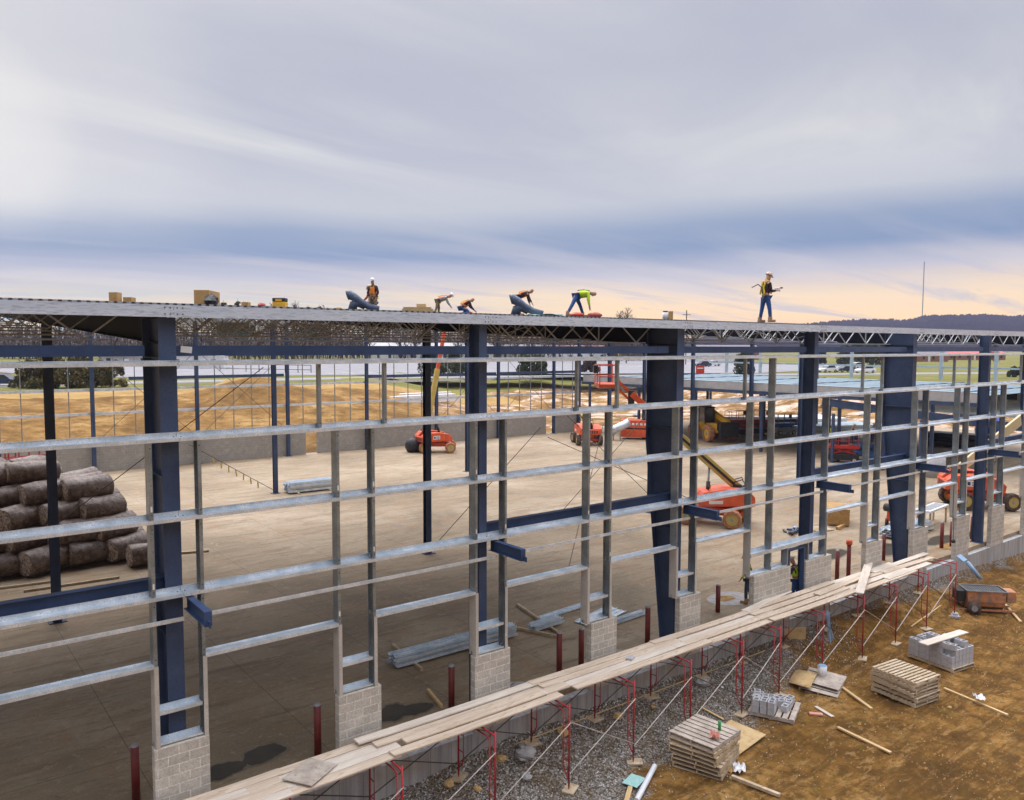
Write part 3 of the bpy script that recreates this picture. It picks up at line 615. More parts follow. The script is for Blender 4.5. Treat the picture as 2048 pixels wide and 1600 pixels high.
# horizontal beams between the wall columns
for kx in range(-1, 7):
    g = MB(); x0, x1 = kx * S + .17, (kx + 1) * S - .36
    g.prof([(.30, 9.49), (.30, 9.70), (.38, 9.70), (.38, 9.685), (.312, 9.685), (.312, 9.505), (.38, 9.505), (.38, 9.49)], x0, x1)
    o = g.build('strut_beam', 'beam', B)
    bo = MB()
    for zz in (9.55, 9.64):
        for xx in (x1 - .5, x0 + .9): bo.tube([(xx, .288, zz), (xx, .30, zz)], .02, 6)
    bo.build('bolt', 'rod', o)
    if kx == 0:
        t_ = MB(); t_.obox((x0 + .25, .29, 9.62), (.22, .006, .13), (0, R(6), 0)); t_.build('paper_tag', 'white', o)
    if kx in (-1, 1, 3, 5):
        g = MB(); x0, x1 = kx * S + .2, (kx + 1) * S - .02
        g.box(x0, x1, .28, .46, 5.06, 5.075); g.box(x0, x1, .28, .46, 4.74, 4.755); g.box(x0, x1, .36, .372, 4.755, 5.06); g.build('lintel_beam', 'beam', B)
# rafters over the rigid frames
for kx in (-2, 0, 2, 4, 6):
    x = kx * S + .02; g = MB(); ya, yb = YC + .03, 34.0
    for (z0, z1, hw) in ((-.78, -.76, .12), (-.08, -.06, .12), (-.76, -.08, .006)):
        g.add([(x - hw, ya, TOP - .0 + z0), (x + hw, ya, TOP + z0), (x + hw, yb, rz(yb) + z0), (x - hw, yb, rz(yb) + z0), (x - hw, ya, TOP + z1), (x + hw, ya, TOP + z1), (x + hw, yb, rz(yb) + z1), (x - hw, yb, rz(yb) + z1)],
              [(0, 3, 2, 1), (4, 5, 6, 7), (0, 1, 5, 4), (1, 2, 6, 5), (2, 3, 7, 6), (3, 0, 4, 7)])
    g.build('rafter', 'rafter', B)
# bar joists
def joist_mb(L, pitch=1.5, dep=.67):
    g = MB(); g.box(0, L, -.05, .05, -.05, 0); g.box(.9, L - .9, -.04, .04, -dep, -dep + .035)
    n = int((L - 1.0) / pitch); p = (L - 1.0) / n; x = .5
    for i in range(n):
        g.bar((x, 0, -.03), (x + p / 2, 0, -dep + .02), .032); g.bar((x + p / 2, 0, -dep + .02), (x + p, 0, -.03), .032)
        if i % 2 == 1: g.bar((x + p / 2, .03, -.03), (x + p / 2, .03, -dep + .02), .045, .012)
        x += p
    return g
jm = joist_mb(2 * S - .1).mesh('roof_joist', 'joist')
ys = [0.75 + 2.45 * i for i in range(14)]
for yy in ys:
    for s in (-2, 0, 2, 4):
        o = bpy.data.objects.new('roof_joist', jm); C.objects.link(o); o.parent = B; o.location = (s * S + .05, yy, rz(yy) - .07)
# bridging lines, seen as crossing angles between joists
for s in (-1, 1, 3, 5):
    for off in (2.6,):
        g = MB()
        for i in range(len(ys) - 1):
            x = s * S + off; a, b = ys[i], ys[i + 1]
            g.bar((x, a, rz(a) - .12), (x, b, rz(b) - .70), .03, .01); g.bar((x + .04, a, rz(a) - .70), (x + .04, b, rz(b) - .12), .03, .01)
        g.build('joist_bridging', 'joist', B)
# corrugated roof deck over the left bays
g = MB(); p = .152; x = -15.3; prev = []
cs = []
while x < 22.9:
    cs += [(x, 0.0), (x + .045, 0.0), (x + .06, .038), (x + .115, .038), (x + .13, 0.0)]; x += p
for yv in (-.06, 22.0): g.v += [(a, yv, rz(yv) - .015 + b) for a, b in cs]
n = len(cs); g.f = [(i, i + 1, i + 1 + n, i + n) for i in range(n - 1)]
dk = g.build('roof_deck', 'deck', B); so = dk.modifiers.new('solidify', 'SOLIDIFY'); so.thickness = .004
# rear wall framing
for a, b in ((-S, 57.1),):
    for z in (4.45, 6.25, 9.3):
        g = MB(); g.prof(C_prof(50.36, z - .1, z + .1, .08), a, b); g.build('rear_girt', 'galv', B)
for a, b in ((10.2, 22.6), (30.7, 45.5), (45.9, 57)):
    g = MB(); g.prof(C_prof(50.3, 6.95 if a < 30 else 6.62, 7.2 if a < 30 else 6.9, .1), a, b); g.build('rear_beam', 'navy', B)
mm = MB(); mm.box(-.03, .03, 50.46, 50.54, 2.15, 9.2); mmm = mm.mesh('mullion', M['galv_stud'])
x = -6.1
while x < 57:
    if min(abs(x - kx * S) for kx in range(-1, 8)) > .4:
        o = bpy.data.objects.new('mullion', mmm); C.objects.link(o); o.parent = B; o.location = (x, 0, 0)
    x += 1.524
for x0, x1 in ((7.62, 15.24), (15.24, 22.86), (38.1, 45.72), (45.72, 53.3)):
    for (za, zb) in ((2.2, 9.2), (9.2, 2.2)):
        g = MB(); g.tube([(x0, 50.0, za), (x1, 50.0, zb)], .02, 5); g.build('cross_brace', 'rod', B)
for x0, x1, za, zb, y in ((-.2, 7.6, 3.2, 8.8, 15.2), (22.9, 30.5, 0.3, 6.0, 15.2), (24, 30.5, 6.0, 1.0, 15.2), (15.4, 22, 0.2, 5.5, 15.0)):
    g = MB(); g.tube([(x0, y, za), (x1, y, zb)], .017, 5); g.build('cross_brace', 'rod', B)

# guy cable with yellow ribbons
g = MB(); a = Vector((15.3, 33.8, .15)); b = Vector((10.0, 34.2, 3.6)); g.tube([a, b], .02, 5); cb = g.build('guy_cable', 'rod'); tag(cb, 'thin guy cable hung with yellow ribbons beside the interior column', 'cable')
for i in range(7):
    p = a.lerp(b, .22 + i * .085); g = MB(); g.obox((p.x, p.y, p.z - .22), (.09, .02, .40), (0, random.uniform(-.2, .2), 0)); g.build('ribbon', 'boom', cb)
for (p0, p1, l) in (((18.6, 9, .05), (26.6, 15.1, 5.4), 'slanting steel guy wire rising to the right in the second bay'), ((30.2, 9.8, .9), (24.6, 17.5, 4.6), 'slanting steel guy wire falling toward the tapered third column')):
    g = MB(); g.tube([p0, p1], .018, 5); tag(g.build('guy_cable', 'rod'), l, 'cable')

# ------------------------------------------------------------------ scaffold and planks
def scaffold_frame(x, label, braces=None, zt=.66):
    t = thing('scaffold_frame', label, 'scaffold frame', (x, 0, 0), random.uniform(-.02, .02), 'red scaffold frames along the foundation wall')
    zo, zi = gz(x, -1.95) + .10, gz(x, -.42) + .10
    for y, z0 in ((-1.95, zo), (-.42, zi)):
        MB().tube([(0, y, z0), (0, y, zt + (.10 if y < -1 else .02))], .024, 8).build('post', 'red', t, True)
        MB().tube([(0, y, z0 - .09), (0, y, z0 + .16)], .013, 6).build('screw_jack', 'rod', t)
        s = 1 if y < -1 else -1; yi = y + .22 * s
        lo = max(z0 + .30, zt - 2.0)
        MB().tube([(0, y, lo - .12), (0, y + .12 * s, lo - .02), (0, yi, lo + .18), (0, yi, zt - .16)], .018, 7).build('inner_post', 'red', t, True)
        z = lo + .35
        while z < zt - .25:
            MB().tube([(0, y, z), (0, yi, z)], .013, 6).build('rung', 'red', t); z += .42
    MB().tube([(0, -1.95, zt - .03), (0, -1.86, zt), (0, -.50, zt), (0, -.42, zt - .03)], .022, 7).build('top_bar', 'red', t, True)
    MB().tube([(0, -1.72, zt - .18), (0, -1.66, zt - .14), (0, -.70, zt - .14), (0, -.64, zt - .18)], .018, 7).build('lower_bar', 'red', t, True)
    for (dx, y, za, zb, m) in braces or []:
        MB().tube([(0, y, za), (dx, y, zb)], .014, 5).build('cross_brace', m, t)
    return t
FX = [1.7, 4.05, 6.5, 8.85, 11.18, 13.5, 15.9, 17.9, 20.4, 23.0, 25.4, 27.9, 30.4]
FL = ['nearest the picture bottom, mostly under planks', 'second from the near end, under the mortar board', 'third from the near end, beside the big grey rocks', 'fourth from the near end, by the pale pipe',
      'fifth, standing nearest the mint green board', 'sixth, in front of the tapered column', 'seventh, just behind the tall pallet stack', 'eighth, left of the small block pallet', 'ninth, with blue rods hanging on it',
      'tenth, under the end of the loose cross plank', 'eleventh, behind the ribbed stack of six pallets', 'twelfth, behind the full pallet of blocks', 'at the far end, bare top beside the orange mixer']
for i, (x, l) in enumerate(zip(FX, FL)):
    br = []
    if i < len(FX) - 1:
        dx = FX[i + 1] - x
        br = [(dx, -1.93, .30, -.98, 'rod' if i % 3 else 'brace'), (dx, -1.97, -1.05, .28, 'brace'), (dx, -.44, .25, -.65, 'rod'), (dx, -.40, -.68, .30, 'rod')]
    scaffold_frame(x, 'red tubular scaffold frame, ' + l, br, .64 + .006 * i)
def plank(x0, x1, y, z, ang=0, tilt=0, wd=.27, th=.042, label='', m='wood', bow=0, group='scaffold planks'):
    L = x1 - x0; n = 8; g = MB(); vs = []
    for i in range(n + 1):
        t = i / n - .5; zz = -bow * (1 - 4 * t * t)
        for a, b in ((-wd / 2, 0), (wd / 2, 0), (wd / 2, th), (-wd / 2, th)): vs.append((t * L, a, b + zz))
    fs = [(3, 2, 1, 0), tuple(n * 4 + i for i in range(4))]
    for i in range(n):
        for j in range(4): fs.append((i * 4 + j, i * 4 + (j + 1) % 4, (i + 1) * 4 + (j + 1) % 4, (i + 1) * 4 + j))
    g.add(vs, fs); o = g.build('plank', m, bevel=.006); o.location = ((x0 + x1) / 2, y, z); o.rotation_euler = (0, tilt, ang)
    tag(o, label, 'plank', group); return o
sets = [(-3.2, 1.75, 0, 'the near end run'), (-.9, 4.35, 0, 'the run under the mortar board'), (3.85, 9.05, .045, 'the second run, above the grey rocks'), (8.75, 14.2, .09, 'the third run, with a block chip on it'),
        (13.5, 18.7, .05, 'the fourth run, before the tapered column'), (17.8, 23.3, .09, 'the fifth run, in front of the doorway'), (22.3, 27.8, .05, 'the sixth run, under the loose cross plank')]
for si, (a, b, dz, nm) in enumerate(sets):
    ysn = [-.55, -.84, -1.13, -1.42] if si < 5 else [-.45, -.80, -1.15, -1.50]
    for j, y in enumerate(ysn):
        e = random.uniform(-.25, .25) + (.45 if (si, j) in ((2, 2), (3, 3), (4, 1)) else 0)
        plank(a + e + (.3 if j == 3 and si > 1 else 0), b + e * .6 + (.5 if si == 3 and j == 3 else 0), y + random.uniform(-.01, .01), .70 + dz + (.045 if (si in (2, 4) and j in (0, 2)) else 0) + .006 * si, random.uniform(-.006, .006), random.uniform(-.004, .004),
              label='%s plank from the wall in %s' % (ORD[j], nm), m=random.choice(['wood', 'wood2', 'wood']), bow=.02)
plank(18.0, 21.2, -.28, .82, .13, 0, label='short plank lying askew on the wall side before the left block panel', m='wood2')
plank(26.0, 30.7, -.62, .80, .02, .0, label='far end scaffold plank nearest the wall, beside the tall bollards', m='wood2')
plank(26.3, 30.2, -.98, .80, -.03, .0, label='far end scaffold plank in the middle, grey and split', m='wood')
plank(25.6, 29.2, -1.40, .80, .01, .0, label='far end scaffold plank on the yard side', m='wood2')
plank(22.6, 27.0, -.98, .90, .42, -.01, wd=.30, label='pale loose plank laid diagonally across the scaffold planks', m='white' if False else 'wood2')
plank(21.5, 25.4, -.9, .86, .05, 0, label='knotty plank stacked on top of the sixth run near the doorway', m='wood')
# mortar board and chips on the planks
o = MB().obox((0, 0, 0), (.95, .72, .02)).build('mortar_board', 'palletg'); o.location = (2.35, -1.02, .775); o.rotation_euler = (0, .02, .55)
tag(o, 'square cement stained plywood board lying on the nearest scaffold planks', 'mortar board')
o = MB().obox((0, 0, 0), (.24, .18, .05)).build('block_chip', 'blockc'); o.location = (12.0, -.98, .865); o.rotation_euler = (0, 0, .4); tag(o, 'small broken block chip lying on the third run of planks', 'block chip')
# blue form ties hanging on the ninth frame
t = thing('tie_bundle', 'bundle of light blue steel form ties hanging from a scaffold frame', 'tie bundle', (20.75, -1.85, .62), 0)
for i in range(14):
    a = random.uniform(-.10, .10); b = random.uniform(-.07, .07); MB().tube([(a, b, random.uniform(-.05, .05)), (a * .6 + .12, b * .6, -.5), (a * 1.7 + .26, b * 1.5, -1.05 + random.uniform(-.06, .06))], .011, 5).build('rod', 'tie', t)
# wooden sole pads
for i, x in enumerate(FX):
    for y in (-1.95, -.42):
        if x < 2: continue
        z = gz(x, y); o = MB().obox((0, 0, 0), (.42, .30, .045)).build('sole_pad', 'pallet', bevel=.004); o.location = (x + .02, y, z + .028); o.rotation_euler = (random.uniform(-.05, .05), random.uniform(-.05, .05), random.uniform(-.7, .7))
        tag(o, 'wooden sole pad under the %s leg of the %s scaffold frame' % ('yard side' if y < -1 else 'wall side', ORD[i]), 'wood pad', 'wooden pads under the scaffold legs')

# ------------------------------------------------------------------ yard: pallets, blocks, lumber
def pallet(loc, rzv, label, L=1.35, W=1.25, m='pallet', tilt=(0, 0), n=7, group=None):
    t = thing('pallet', label, 'pallet', loc, 0, group); t.rotation_euler = (tilt[0], tilt[1], rzv)
    g = MB(); bw = L / n * (.78 if n < 9 else .62)
    for i in range(n):
        x = -L / 2 + bw / 2 + i * (L - bw) / (n - 1); g.box(x - bw / 2, x + bw / 2, -W / 2, W / 2, .112, .132)
    g.build('deck_boards', m, t)
    for y in (-W / 2 + .02, 0, W / 2 - .02): MB().box(-L / 2, L / 2, y - .019, y + .019, .021, .111).build('stringer', m, t)
    g = MB()
    for x in (-L / 2 + .06, 0, L / 2 - .06): g.box(x - .05, x + .05, -W / 2, W / 2, 0, .02)
    g.build('bottom_boards', m, t); return t
PH = .134
n = 7; zb = -1.57
for i in range(n):
    a = 0.16 + [0.20, .13, .17, .05, .12, .02, 0][i] * 1.0; off = [(.1, .05), (.06, .03), (.03, 0), (0, .03), (-.04, .02), (-.02, 0), (0, .02)][i]
    pallet((12.70 + off[0], -3.12 + off[1], zb + i * PH), a - .02, 'grey brown pallet, %s from the bottom of the stack nearest the picture bottom' % ORD[i], 1.42, 1.36, 'palletg' if i == n - 1 else 'pallet', n=7, group='pallets stacked near the pale pipe')
for i in range(6):
    off = [(0, 0), (.03, -.02), (-.02, .03), (.05, .05), (0, .03), (.02, 0)][i]
    pallet((21.35 + off[0], -4.3 + off[1], -1.58 + i * (PH + (.03 if i < 3 else 0))), pi / 2 - .13 + [0, .03, -.03, .05, .0, .02][i], 'slatted pallet, %s from the bottom of the stack between the two block loads' % ORD[i], 1.55, 1.30, 'pallet', n=11, group='pallets stacked in the open yard')
def gridsolid(xc, yc, holes, z0, z1):
    g = MB(); nx_, ny_ = len(xc), len(yc)
    g.v = [(x, y, z) for z in (z0, z1) for y in yc for x in xc]; N = nx_ * ny_
    idx = lambda i, j, k_: k_ * N + j * nx_ + i
    solid = lambda i, j: 0 <= i < nx_ - 1 and 0 <= j < ny_ - 1 and (i, j) not in holes
    for j in range(ny_ - 1):
        for i in range(nx_ - 1):
            if not solid(i, j): continue
            g.f += [(idx(i, j, 1), idx(i + 1, j, 1), idx(i + 1, j + 1, 1), idx(i, j + 1, 1)), (idx(i, j, 0), idx(i, j + 1, 0), idx(i + 1, j + 1, 0), idx(i + 1, j, 0))]
            if not solid(i - 1, j): g.f.append((idx(i, j, 0), idx(i, j, 1), idx(i, j + 1, 1), idx(i, j + 1, 0)))
            if not solid(i + 1, j): g.f.append((idx(i + 1, j, 0), idx(i + 1, j + 1, 0), idx(i + 1, j + 1, 1), idx(i + 1, j, 1)))
            if not solid(i, j - 1): g.f.append((idx(i, j, 0), idx(i + 1, j, 0), idx(i + 1, j, 1), idx(i, j, 1)))
            if not solid(i, j + 1): g.f.append((idx(i, j + 1, 0), idx(i, j + 1, 1), idx(i + 1, j + 1, 1), idx(i + 1, j + 1, 0)))
    return g
bx = [-.197, -.162, -.018, .018, .162, .197]; by = [-.097, -.062, .062, .097]
bmesh_ = gridsolid(bx, by, {(1, 1), (3, 1)}, -.097, .097).mesh('concrete_block', 'blockc')
bx2 = [-.097, -.06, .06, .097]; hmesh = gridsolid(bx2, [-.197, -.16, -.018, .018, .16, .197], {(1, 1), (1, 3)}, -.097, .097).mesh('concrete_block', 'blockc')
def block(loc, rot, label, group, me=None):
    o = bpy.data.objects.new('concrete_block', me or bmesh_); C.objects.link(o); o.location = loc; o.rotation_euler = rot if isinstance(rot, tuple) else (0, 0, rot)
    return tag(o, label, 'concrete block', group)
# full load on a pallet, long board across it
pc = Vector((25.15, -3.72, 0)); pa = pi / 2 - .13 - 0.02
pallet((pc.x, pc.y, -1.585), pa, 'pallet carrying the full load of grey blocks in the yard', 1.75, 1.25, 'pallet', n=9)
mt_ = Matrix.Rotation(pa, 3, 'Z')
for lv in range(3):
    for i in range(4):
        for j in range(6):
            if lv == 2 and (i, j) in ((1, 2), (2, 2), (3, 4), (0, 5), (2, 0)): continue
            inner = 0 < i < 3 and 0 < j < 5 and lv < 2
            if inner: continue
            p = mt_ @ Vector((-.62 + i * .414, -.53 + j * .212, 0)) + pc
            block((p.x, p.y, -1.585 + .134 + .101 + lv * .203), pa + random.uniform(-.02, .02), 'grey concrete block in the squared stack on the yard pallet', 'blocks in the full squared stack')
for (i, j, a) in ((-.62, .45, .25), (-.2, .5, .3), (-.58, -.25, 0), (-.1, -.30, .1), (.25, .1, -.1), (-.15, .1, 0)):
    p = mt_ @ Vector((i, j, 0)) + pc
    block((p.x, p.y, -1.585 + .134 + .101 + .609), pa + a, 'grey hollow block sitting loose on top of the squared stack', 'loose blocks on top of the squared stack')
o = plank(0, 2.4, -3.9, -.63, label='pale wide board resting across the full pallet of blocks', m='wood2', wd=.34, group=None); o.location = (24.95, -3.9, -.632); o.rotation_euler = (0, -.012, -.15); 
# small block load near the scaffold
pc2 = Vector((16.95, -2.42, 0)); pa2 = .42
pallet((pc2.x, pc2.y, -1.56), pa2 + pi / 2, 'dark pallet with a loose heap of hollow blocks beside the scaffold', 1.35, 1.35, 'palletg', n=7)
m2 = Matrix.Rotation(pa2, 3, 'Z')
for (a, b, lv, r_z, me) in [(-.5, .45, 0, 0, 0), (-.5, .22, 0, .0, 0), (-.5, .0, 0, 0, 0), (-.05, .5, 0, .1, 0), (-.5, .45, 1, .05, 0), (-.48, .22, 1, -.05, 0), (-.5, .0, 1, .0, 0), (-.02, .28, 0, 1.5, 1), (.28, .48, 0, .2, 0), (.3, .25, 0, .3, 1),
                            (.1, -.1, 0, .5, 1), (.35, -.05, 0, 1.2, 1), (-.1, -.35, 0, 1.4, 1), (.12, -.38, 0, 1.5, 1), (.45, -.35, 0, 1.3, 1), (-.05, .52, 1, .2, 0), (-.28, .5, 1, 0, 0)]:
    p = m2 @ Vector((a, b, 0)) + pc2
    block((p.x, p.y, -1.56 + .134 + .10 + lv * .2), pa2 + r_z, 'grey hollow block in the loose heap on the dark pallet', 'loose blocks on the dark pallet', hmesh if me else bmesh_)
# mud board pallet with bucket
pallet((19.85, -2.3, -1.56), .35, 'collapsed pallet under stained plywood and a white bucket', 1.6, 1.2, 'palletg', tilt=(.06, -.08), n=6)
o = MB().obox((0, 0, 0), (1.15, .85, .018)).build('plywood_sheet', 'palletg'); o.location = (20.0, -2.45, -1.36); o.rotation_euler = (.05, -.05, .3); tag(o, 'muddy plywood square on the collapsed pallet, beneath the bucket', 'plywood')
g = MB(); pts = []
for i in range(9):
    a = i / 8; g.v += [(-.8 + a * 1.3, -.32, .05 + .10 * sin(a * 3)), (-.8 + a * 1.3, .36, .07 + .10 * sin(a * 3 + .3))]
g.f = [(2 * i, 2 * i + 2, 2 * i + 3, 2 * i + 1) for i in range(8)]; o = g.build('plywood_sheet', 'ply', smooth=True); sl = o.modifiers.new('solidify', 'SOLIDIFY'); sl.thickness = .02
o.location = (19.55, -1.85, -1.40); o.rotation_euler = (0, -.02, .35); tag(o, 'warped orange plywood sheet curling beside the white bucket', 'plywood')
t = thing('bucket', 'white plastic bucket standing on muddy plywood', 'bucket', (20.05, -2.15, -1.345)); g = MB(); g.tube([(0, 0, 0), (0, 0, .36)], .13, 16, True, .155); g.build('body', 'white', t, True)
MB().tube([(0, 0, .362), (0, 0, .37)], .14, 16).build('contents', 'tie', t); MB().tube([(.155 * cos(a), .155 * sin(a) , .33 + .12 * sin(abs(a) / 1)) for a in [pi * i / 8 for i in range(9)]], .006, 5).build('handle', 'rod', t)
# plywood under the first pallet stack, scattered lumber
o = MB().obox((0, 0, 0), (1.75, 1.15, .02)).build('plywood_sheet', 'ply'); o.location = (14.35, -2.78, -1.50); o.rotation_euler = (.03, -.04, .1); tag(o, 'yellow brown plywood sheet lying behind the nearest pallet stack', 'plywood')
def lumber(p0, p1, w_, h_, label, m='wood3', z0=None, name='timber'):
    a = Vector((p0[0], p0[1], gz(*p0) + h_ / 2 + .015)); b = Vector((p1[0], p1[1], gz(*p1) + h_ / 2 + .015))
    if z0: a.z += z0[0]; b.z += z0[1]
    g = MB(); L = (b - a).length; g.box(-L / 2, L / 2, -w_ / 2, w_ / 2, -h_ / 2, h_ / 2); o = g.build(name, m, bevel=.004); o.location = (a + b) / 2; o.rotation_euler = (b - a).to_track_quat('X', 'Z').to_euler(); return tag(o, label, 'timber')
lumber((17.45, -4.22), (17.25, -5.92), .10, .05, 'single sawn timber lying alone in the middle of the orange dirt')
lumber((20.1, -2.85), (19.45, -4.2), .10, .06, 'sawn timber reaching from the collapsed pallet into the yard')
lumber((9.35, -3.35), (10.45, -2.55), .12, .05, 'short timber at the picture bottom, left of the white pipe')
lumber((12.7, -4.0), (12.9, -5.3), .10, .08, 'dark timber sticking out from under the nearest pallet stack', 'pallet')
lumber((22.9, -4.85), (22.4, -6.95), .09, .07, 'split timber with a white rag right of the slatted pallet stack')
lumber((18.2, -3.05), (18.0, -3.75), .12, .03, 'short flat board beside the dark pallet of loose blocks', 'wood2')
lumber((17.6, -3.2), (17.85, -3.5), .14, .05, 'pink brown wood offcut near the dark pallet of loose blocks', 'pink')
lumber((27.4, -1.6), (30.6, -1.3), .05, .03, 'long thin lath lying on the ground below the far planks')
lumber((14.8, -1.3), (15.1, -1.9), .08, .03, 'thin offcut in the gravel between the scaffold legs')
lumber((33.5, -1.6), (36, -2.2), .08, .03, 'weathered lath behind the orange mixer', 'wood2')
lumber((31.9, -3.9), (33.8, -2.6), .10, .05, 'long timber on the ground in front of the orange mixer', 'wood3')
lumber((8.4, -.30), (19.5, -.30), .02, .035, 'long thin form strip along the foot of the foundation wall')
MB().tube([(9.9, -3.25, -1.53), (11.45, -2.45, -1.50)], .07, 14).build('pipe', 'pvc'); tag(bpy.data.objects['pipe'], 'short white plastic pipe lying on the gravel near the bottom edge', 'pipe')
def sheet(name, loc, sz, rot, m, label, cat, crumple=.04):
    g = MB(); n = 7
    for j in range(n):
        for i in range(n): g.v.append(((i / (n - 1) - .5) * sz[0], (j / (n - 1) - .5) * sz[1], random.uniform(0, crumple)))
    g.f = [(j * n + i, j * n + i + 1, (j + 1) * n + i + 1, (j + 1) * n + i) for j in range(n - 1) for i in range(n - 1)]
    o = g.build(name, m); sl = o.modifiers.new('solidify', 'SOLIDIFY'); sl.thickness = .008; o.location = loc; o.rotation_euler = rot; return tag(o, label, cat)
sheet('insulation_offcut', (10.55, -2.55, -1.55), (.55, .42), (0, 0, .3), 'mint', 'mint green board scrap under the end of the white pipe', 'board scrap', .01)
sheet('rag', (13.15, -3.9, -1.55), (.42, .32), (0, 0, .7), 'white', 'crumpled white paper bag in front of the nearest pallet stack', 'paper bag', .16)
sheet('rag', (13.0, -3.72, -1.56), (.30, .22), (0, 0, .2), 'cardboard', 'brown crumpled cardboard beside the white paper bag', 'cardboard', .06)
sheet('rag', (22.6, -6.05, -1.42), (.35, .28), (0, 0, .7), 'white', 'white rag draped over the split timber', 'rag', .14)
sheet('rag', (12.55, -3.55, -1.56 + 7 * PH + .02), (.28, .24), (0, 0, .7), 'pink', 'crumpled pink bag on top of the nearest pallet stack', 'bag', .16)
g = MB().tube([(0, 0, 0), (0, 0, .15), (0, 0, .17), (0, 0, .24)], .04, 12); o = g.build('bottle', 'greenp', smooth=True); o.location = (13.0, -3.35, -1.56 + 7 * PH); tag(o, 'small green bottle standing on the nearest pallet stack', 'bottle')
g = MB().ball((0, 0, 0), .1, 7, 5, 1.2, .8, .6, .25)
for k_, (x, y, r, m, l) in enumerate([(8.35, -.75, .34, 'rock', 'large pale grey boulder near the wall by the third scaffold frame'), (8.0, -1.25, .20, 'rock', 'smaller grey rock in front of the large boulder'), (7.75, -.55, .17, 'tanrock', 'tan lump left of the large grey boulder'), (6.2, -.45, .20, 'tanrock', 'yellow tan rock against the foot of the foundation wall'),
         (9.9, -.5, .20, 'tanrock', 'tan rock just right of the large boulder'), (11.9, -.65, .20, 'tanrock', 'yellowish rock at the wall between the fourth and fifth frames'), (8.5, -.45, .13, 'rock', 'small dark grey stone behind the large boulder'), (15.6, -.7, .28, 'rock', 'grey stone slab at the wall near the seventh frame'), (13.2, -.8, .13, 'tanrock', 'small tan stone by the sixth frame'), (21.6, -5.6, .08, 'tanrock', 'yellow stone alone in the open dirt'),
         (16.2, -1.0, .07, 'white', 'white pebble near the loose heap of blocks'), (6.7, -.95, .13, 'tanrock', 'small tan stone in front of the yellow rock')]):
    r *= .72; o = MB().ball((0, 0, 0), r, 10, 7, 1.2, .9, .7, .2).build('rock', m); o.location = (x, y, gz(x, y) + r * .45); o.rotation_euler = (0, 0, k_ * 1.3); tag(o, l, 'rock')
# loose stones scattered over the gravel strip and the dirt
g = MB()
for i in range(5200):
    if i < 4200: x = random.uniform(3, 24); y = -.25 - abs(random.gauss(0, 1.3)) * (1.3 if x < 16 else .8)
    else: x = random.uniform(8, 40); y = random.uniform(-8, -.5)
    r = random.uniform(.010, .032) * (1.0 if i < 4200 else .8); z = gz(x, y); a = random.uniform(0, 6)
    g.add([(x + r * cos(a), y + r * sin(a), z), (x + r * cos(a + 2.1), y + r * sin(a + 2.1), z), (x + r * cos(a + 4.2), y + r * sin(a + 4.2), z), (x, y, z + r * 1.1)], [(0, 1, 3), (1, 2, 3), (2, 0, 3)])
M['stone'] = mat('loose_stone', (0.20, 0.16, 0.12), (0.62, 0.57, 0.52), 9, 0.9, detail=1, lo=.4, hi=.6)
tag(g.build('gravel', 'stone'), 'loose crushed stone scattered over the strip beside the foundation wall', 'gravel', kind='stuff')
# clods over the churned dirt
g = MB()
for i in range(9500):
    x = random.uniform(7, 46); y = random.uniform(-13, -1.6); 
    if vn(x * .9, y * .9, 77) < .42: continue
    r = random.uniform(.012, .05) * (2.0 if random.random() < .04 else 1); z = gz(x, y); a = random.uniform(0, 6)
    g.add([(x + r * cos(a + q), y + r * sin(a + q) * .8, z - .01) for q in (0, 1.3, 2.6, 3.9, 5.2)] + [(x + r * .2, y, z + r * .8)], [(q, (q + 1) % 5, 5) for q in range(5)])
M['clod'] = mat('dirt_clod', (0.20, 0.10, 0.025), (0.40, 0.22, 0.07), 2, 0.95)
tag(g.build('dirt_clods', 'clod'), 'crumbly clods of orange brown dirt over the churned yard', 'clods', kind='stuff')

# mortar mixer
t = thing('mortar_mixer', 'rust splashed orange mortar mixer with a grey mesh grille on top', 'mixer', (32.35, -2.25, -1.6), .75)
g = MB(); pr = [(-.42, .50), (-.34, .28), (-.12, .16), (.12, .16), (.34, .28), (.42, .50), (.44, .95), (-.44, .95)]; g.xprof(pr, -.75, .75); g.build('drum', 'mixer', t, bevel=.02)
g = MB(); g.box(-.5, .5, -.82, -.78, .96, 1.0); g.box(-.5, .5, .78, .82, .96, 1.0); g.box(-.5, -.46, -.78, .78, .96, 1.0); g.box(.46, .5, -.78, .78, .96, 1.0); g.build('grille_frame', 'grey', t)
g = MB()
for i in range(15): g.box(-.46, .46, -.72 + i * .102, -.71 + i * .102, .965, .98)
for i in range(8): g.box(-.40 + i * .11, -.39 + i * .11, -.78, .78, .982, .992)
g.build('grille', 'black', t); MB().box(-.43, .43, -.74, .74, .945, .958).build('mortar_fill', 'grey', t)
MB().obox((0, -1.02, .72), (.62, .36, .48)).build('engine_cover', 'mixer', t, bevel=.03); MB().box(-.3, .3, .80, 1.12, .45, .92).build('gearbox', 'black', t, bevel=.02)
MB().box(-.38, -.30, -1.2, 1.15, .10, .17).build('chassis_rail', 'mixer', t); MB().box(.30, .38, -1.2, 1.15, .10, .17).build('chassis_rail', 'mixer', t)
for y in (-.7, .7): MB().bar((-.34, y, .15), (-.10, y, .5), .06).build('stand_leg', 'mixer', t); MB().bar((.34, y, .15), (.10, y, .5), .06).build('stand_leg', 'mixer', t)
for x in (-.58, .58):
    wq = MB().tube([(x - .08, .55, .27), (x + .08, .55, .27)], .27, 18).build('wheel', 'rubber', t, True); MB().tube([(x - .085, .55, .27), (x + .085, .55, .27)], .13, 12).build('rim', 'grey', wq)
MB().tube([(0, 1.1, .25), (0, 2.0, .22)], .04, 8).build('tow_bar', 'rod', t)
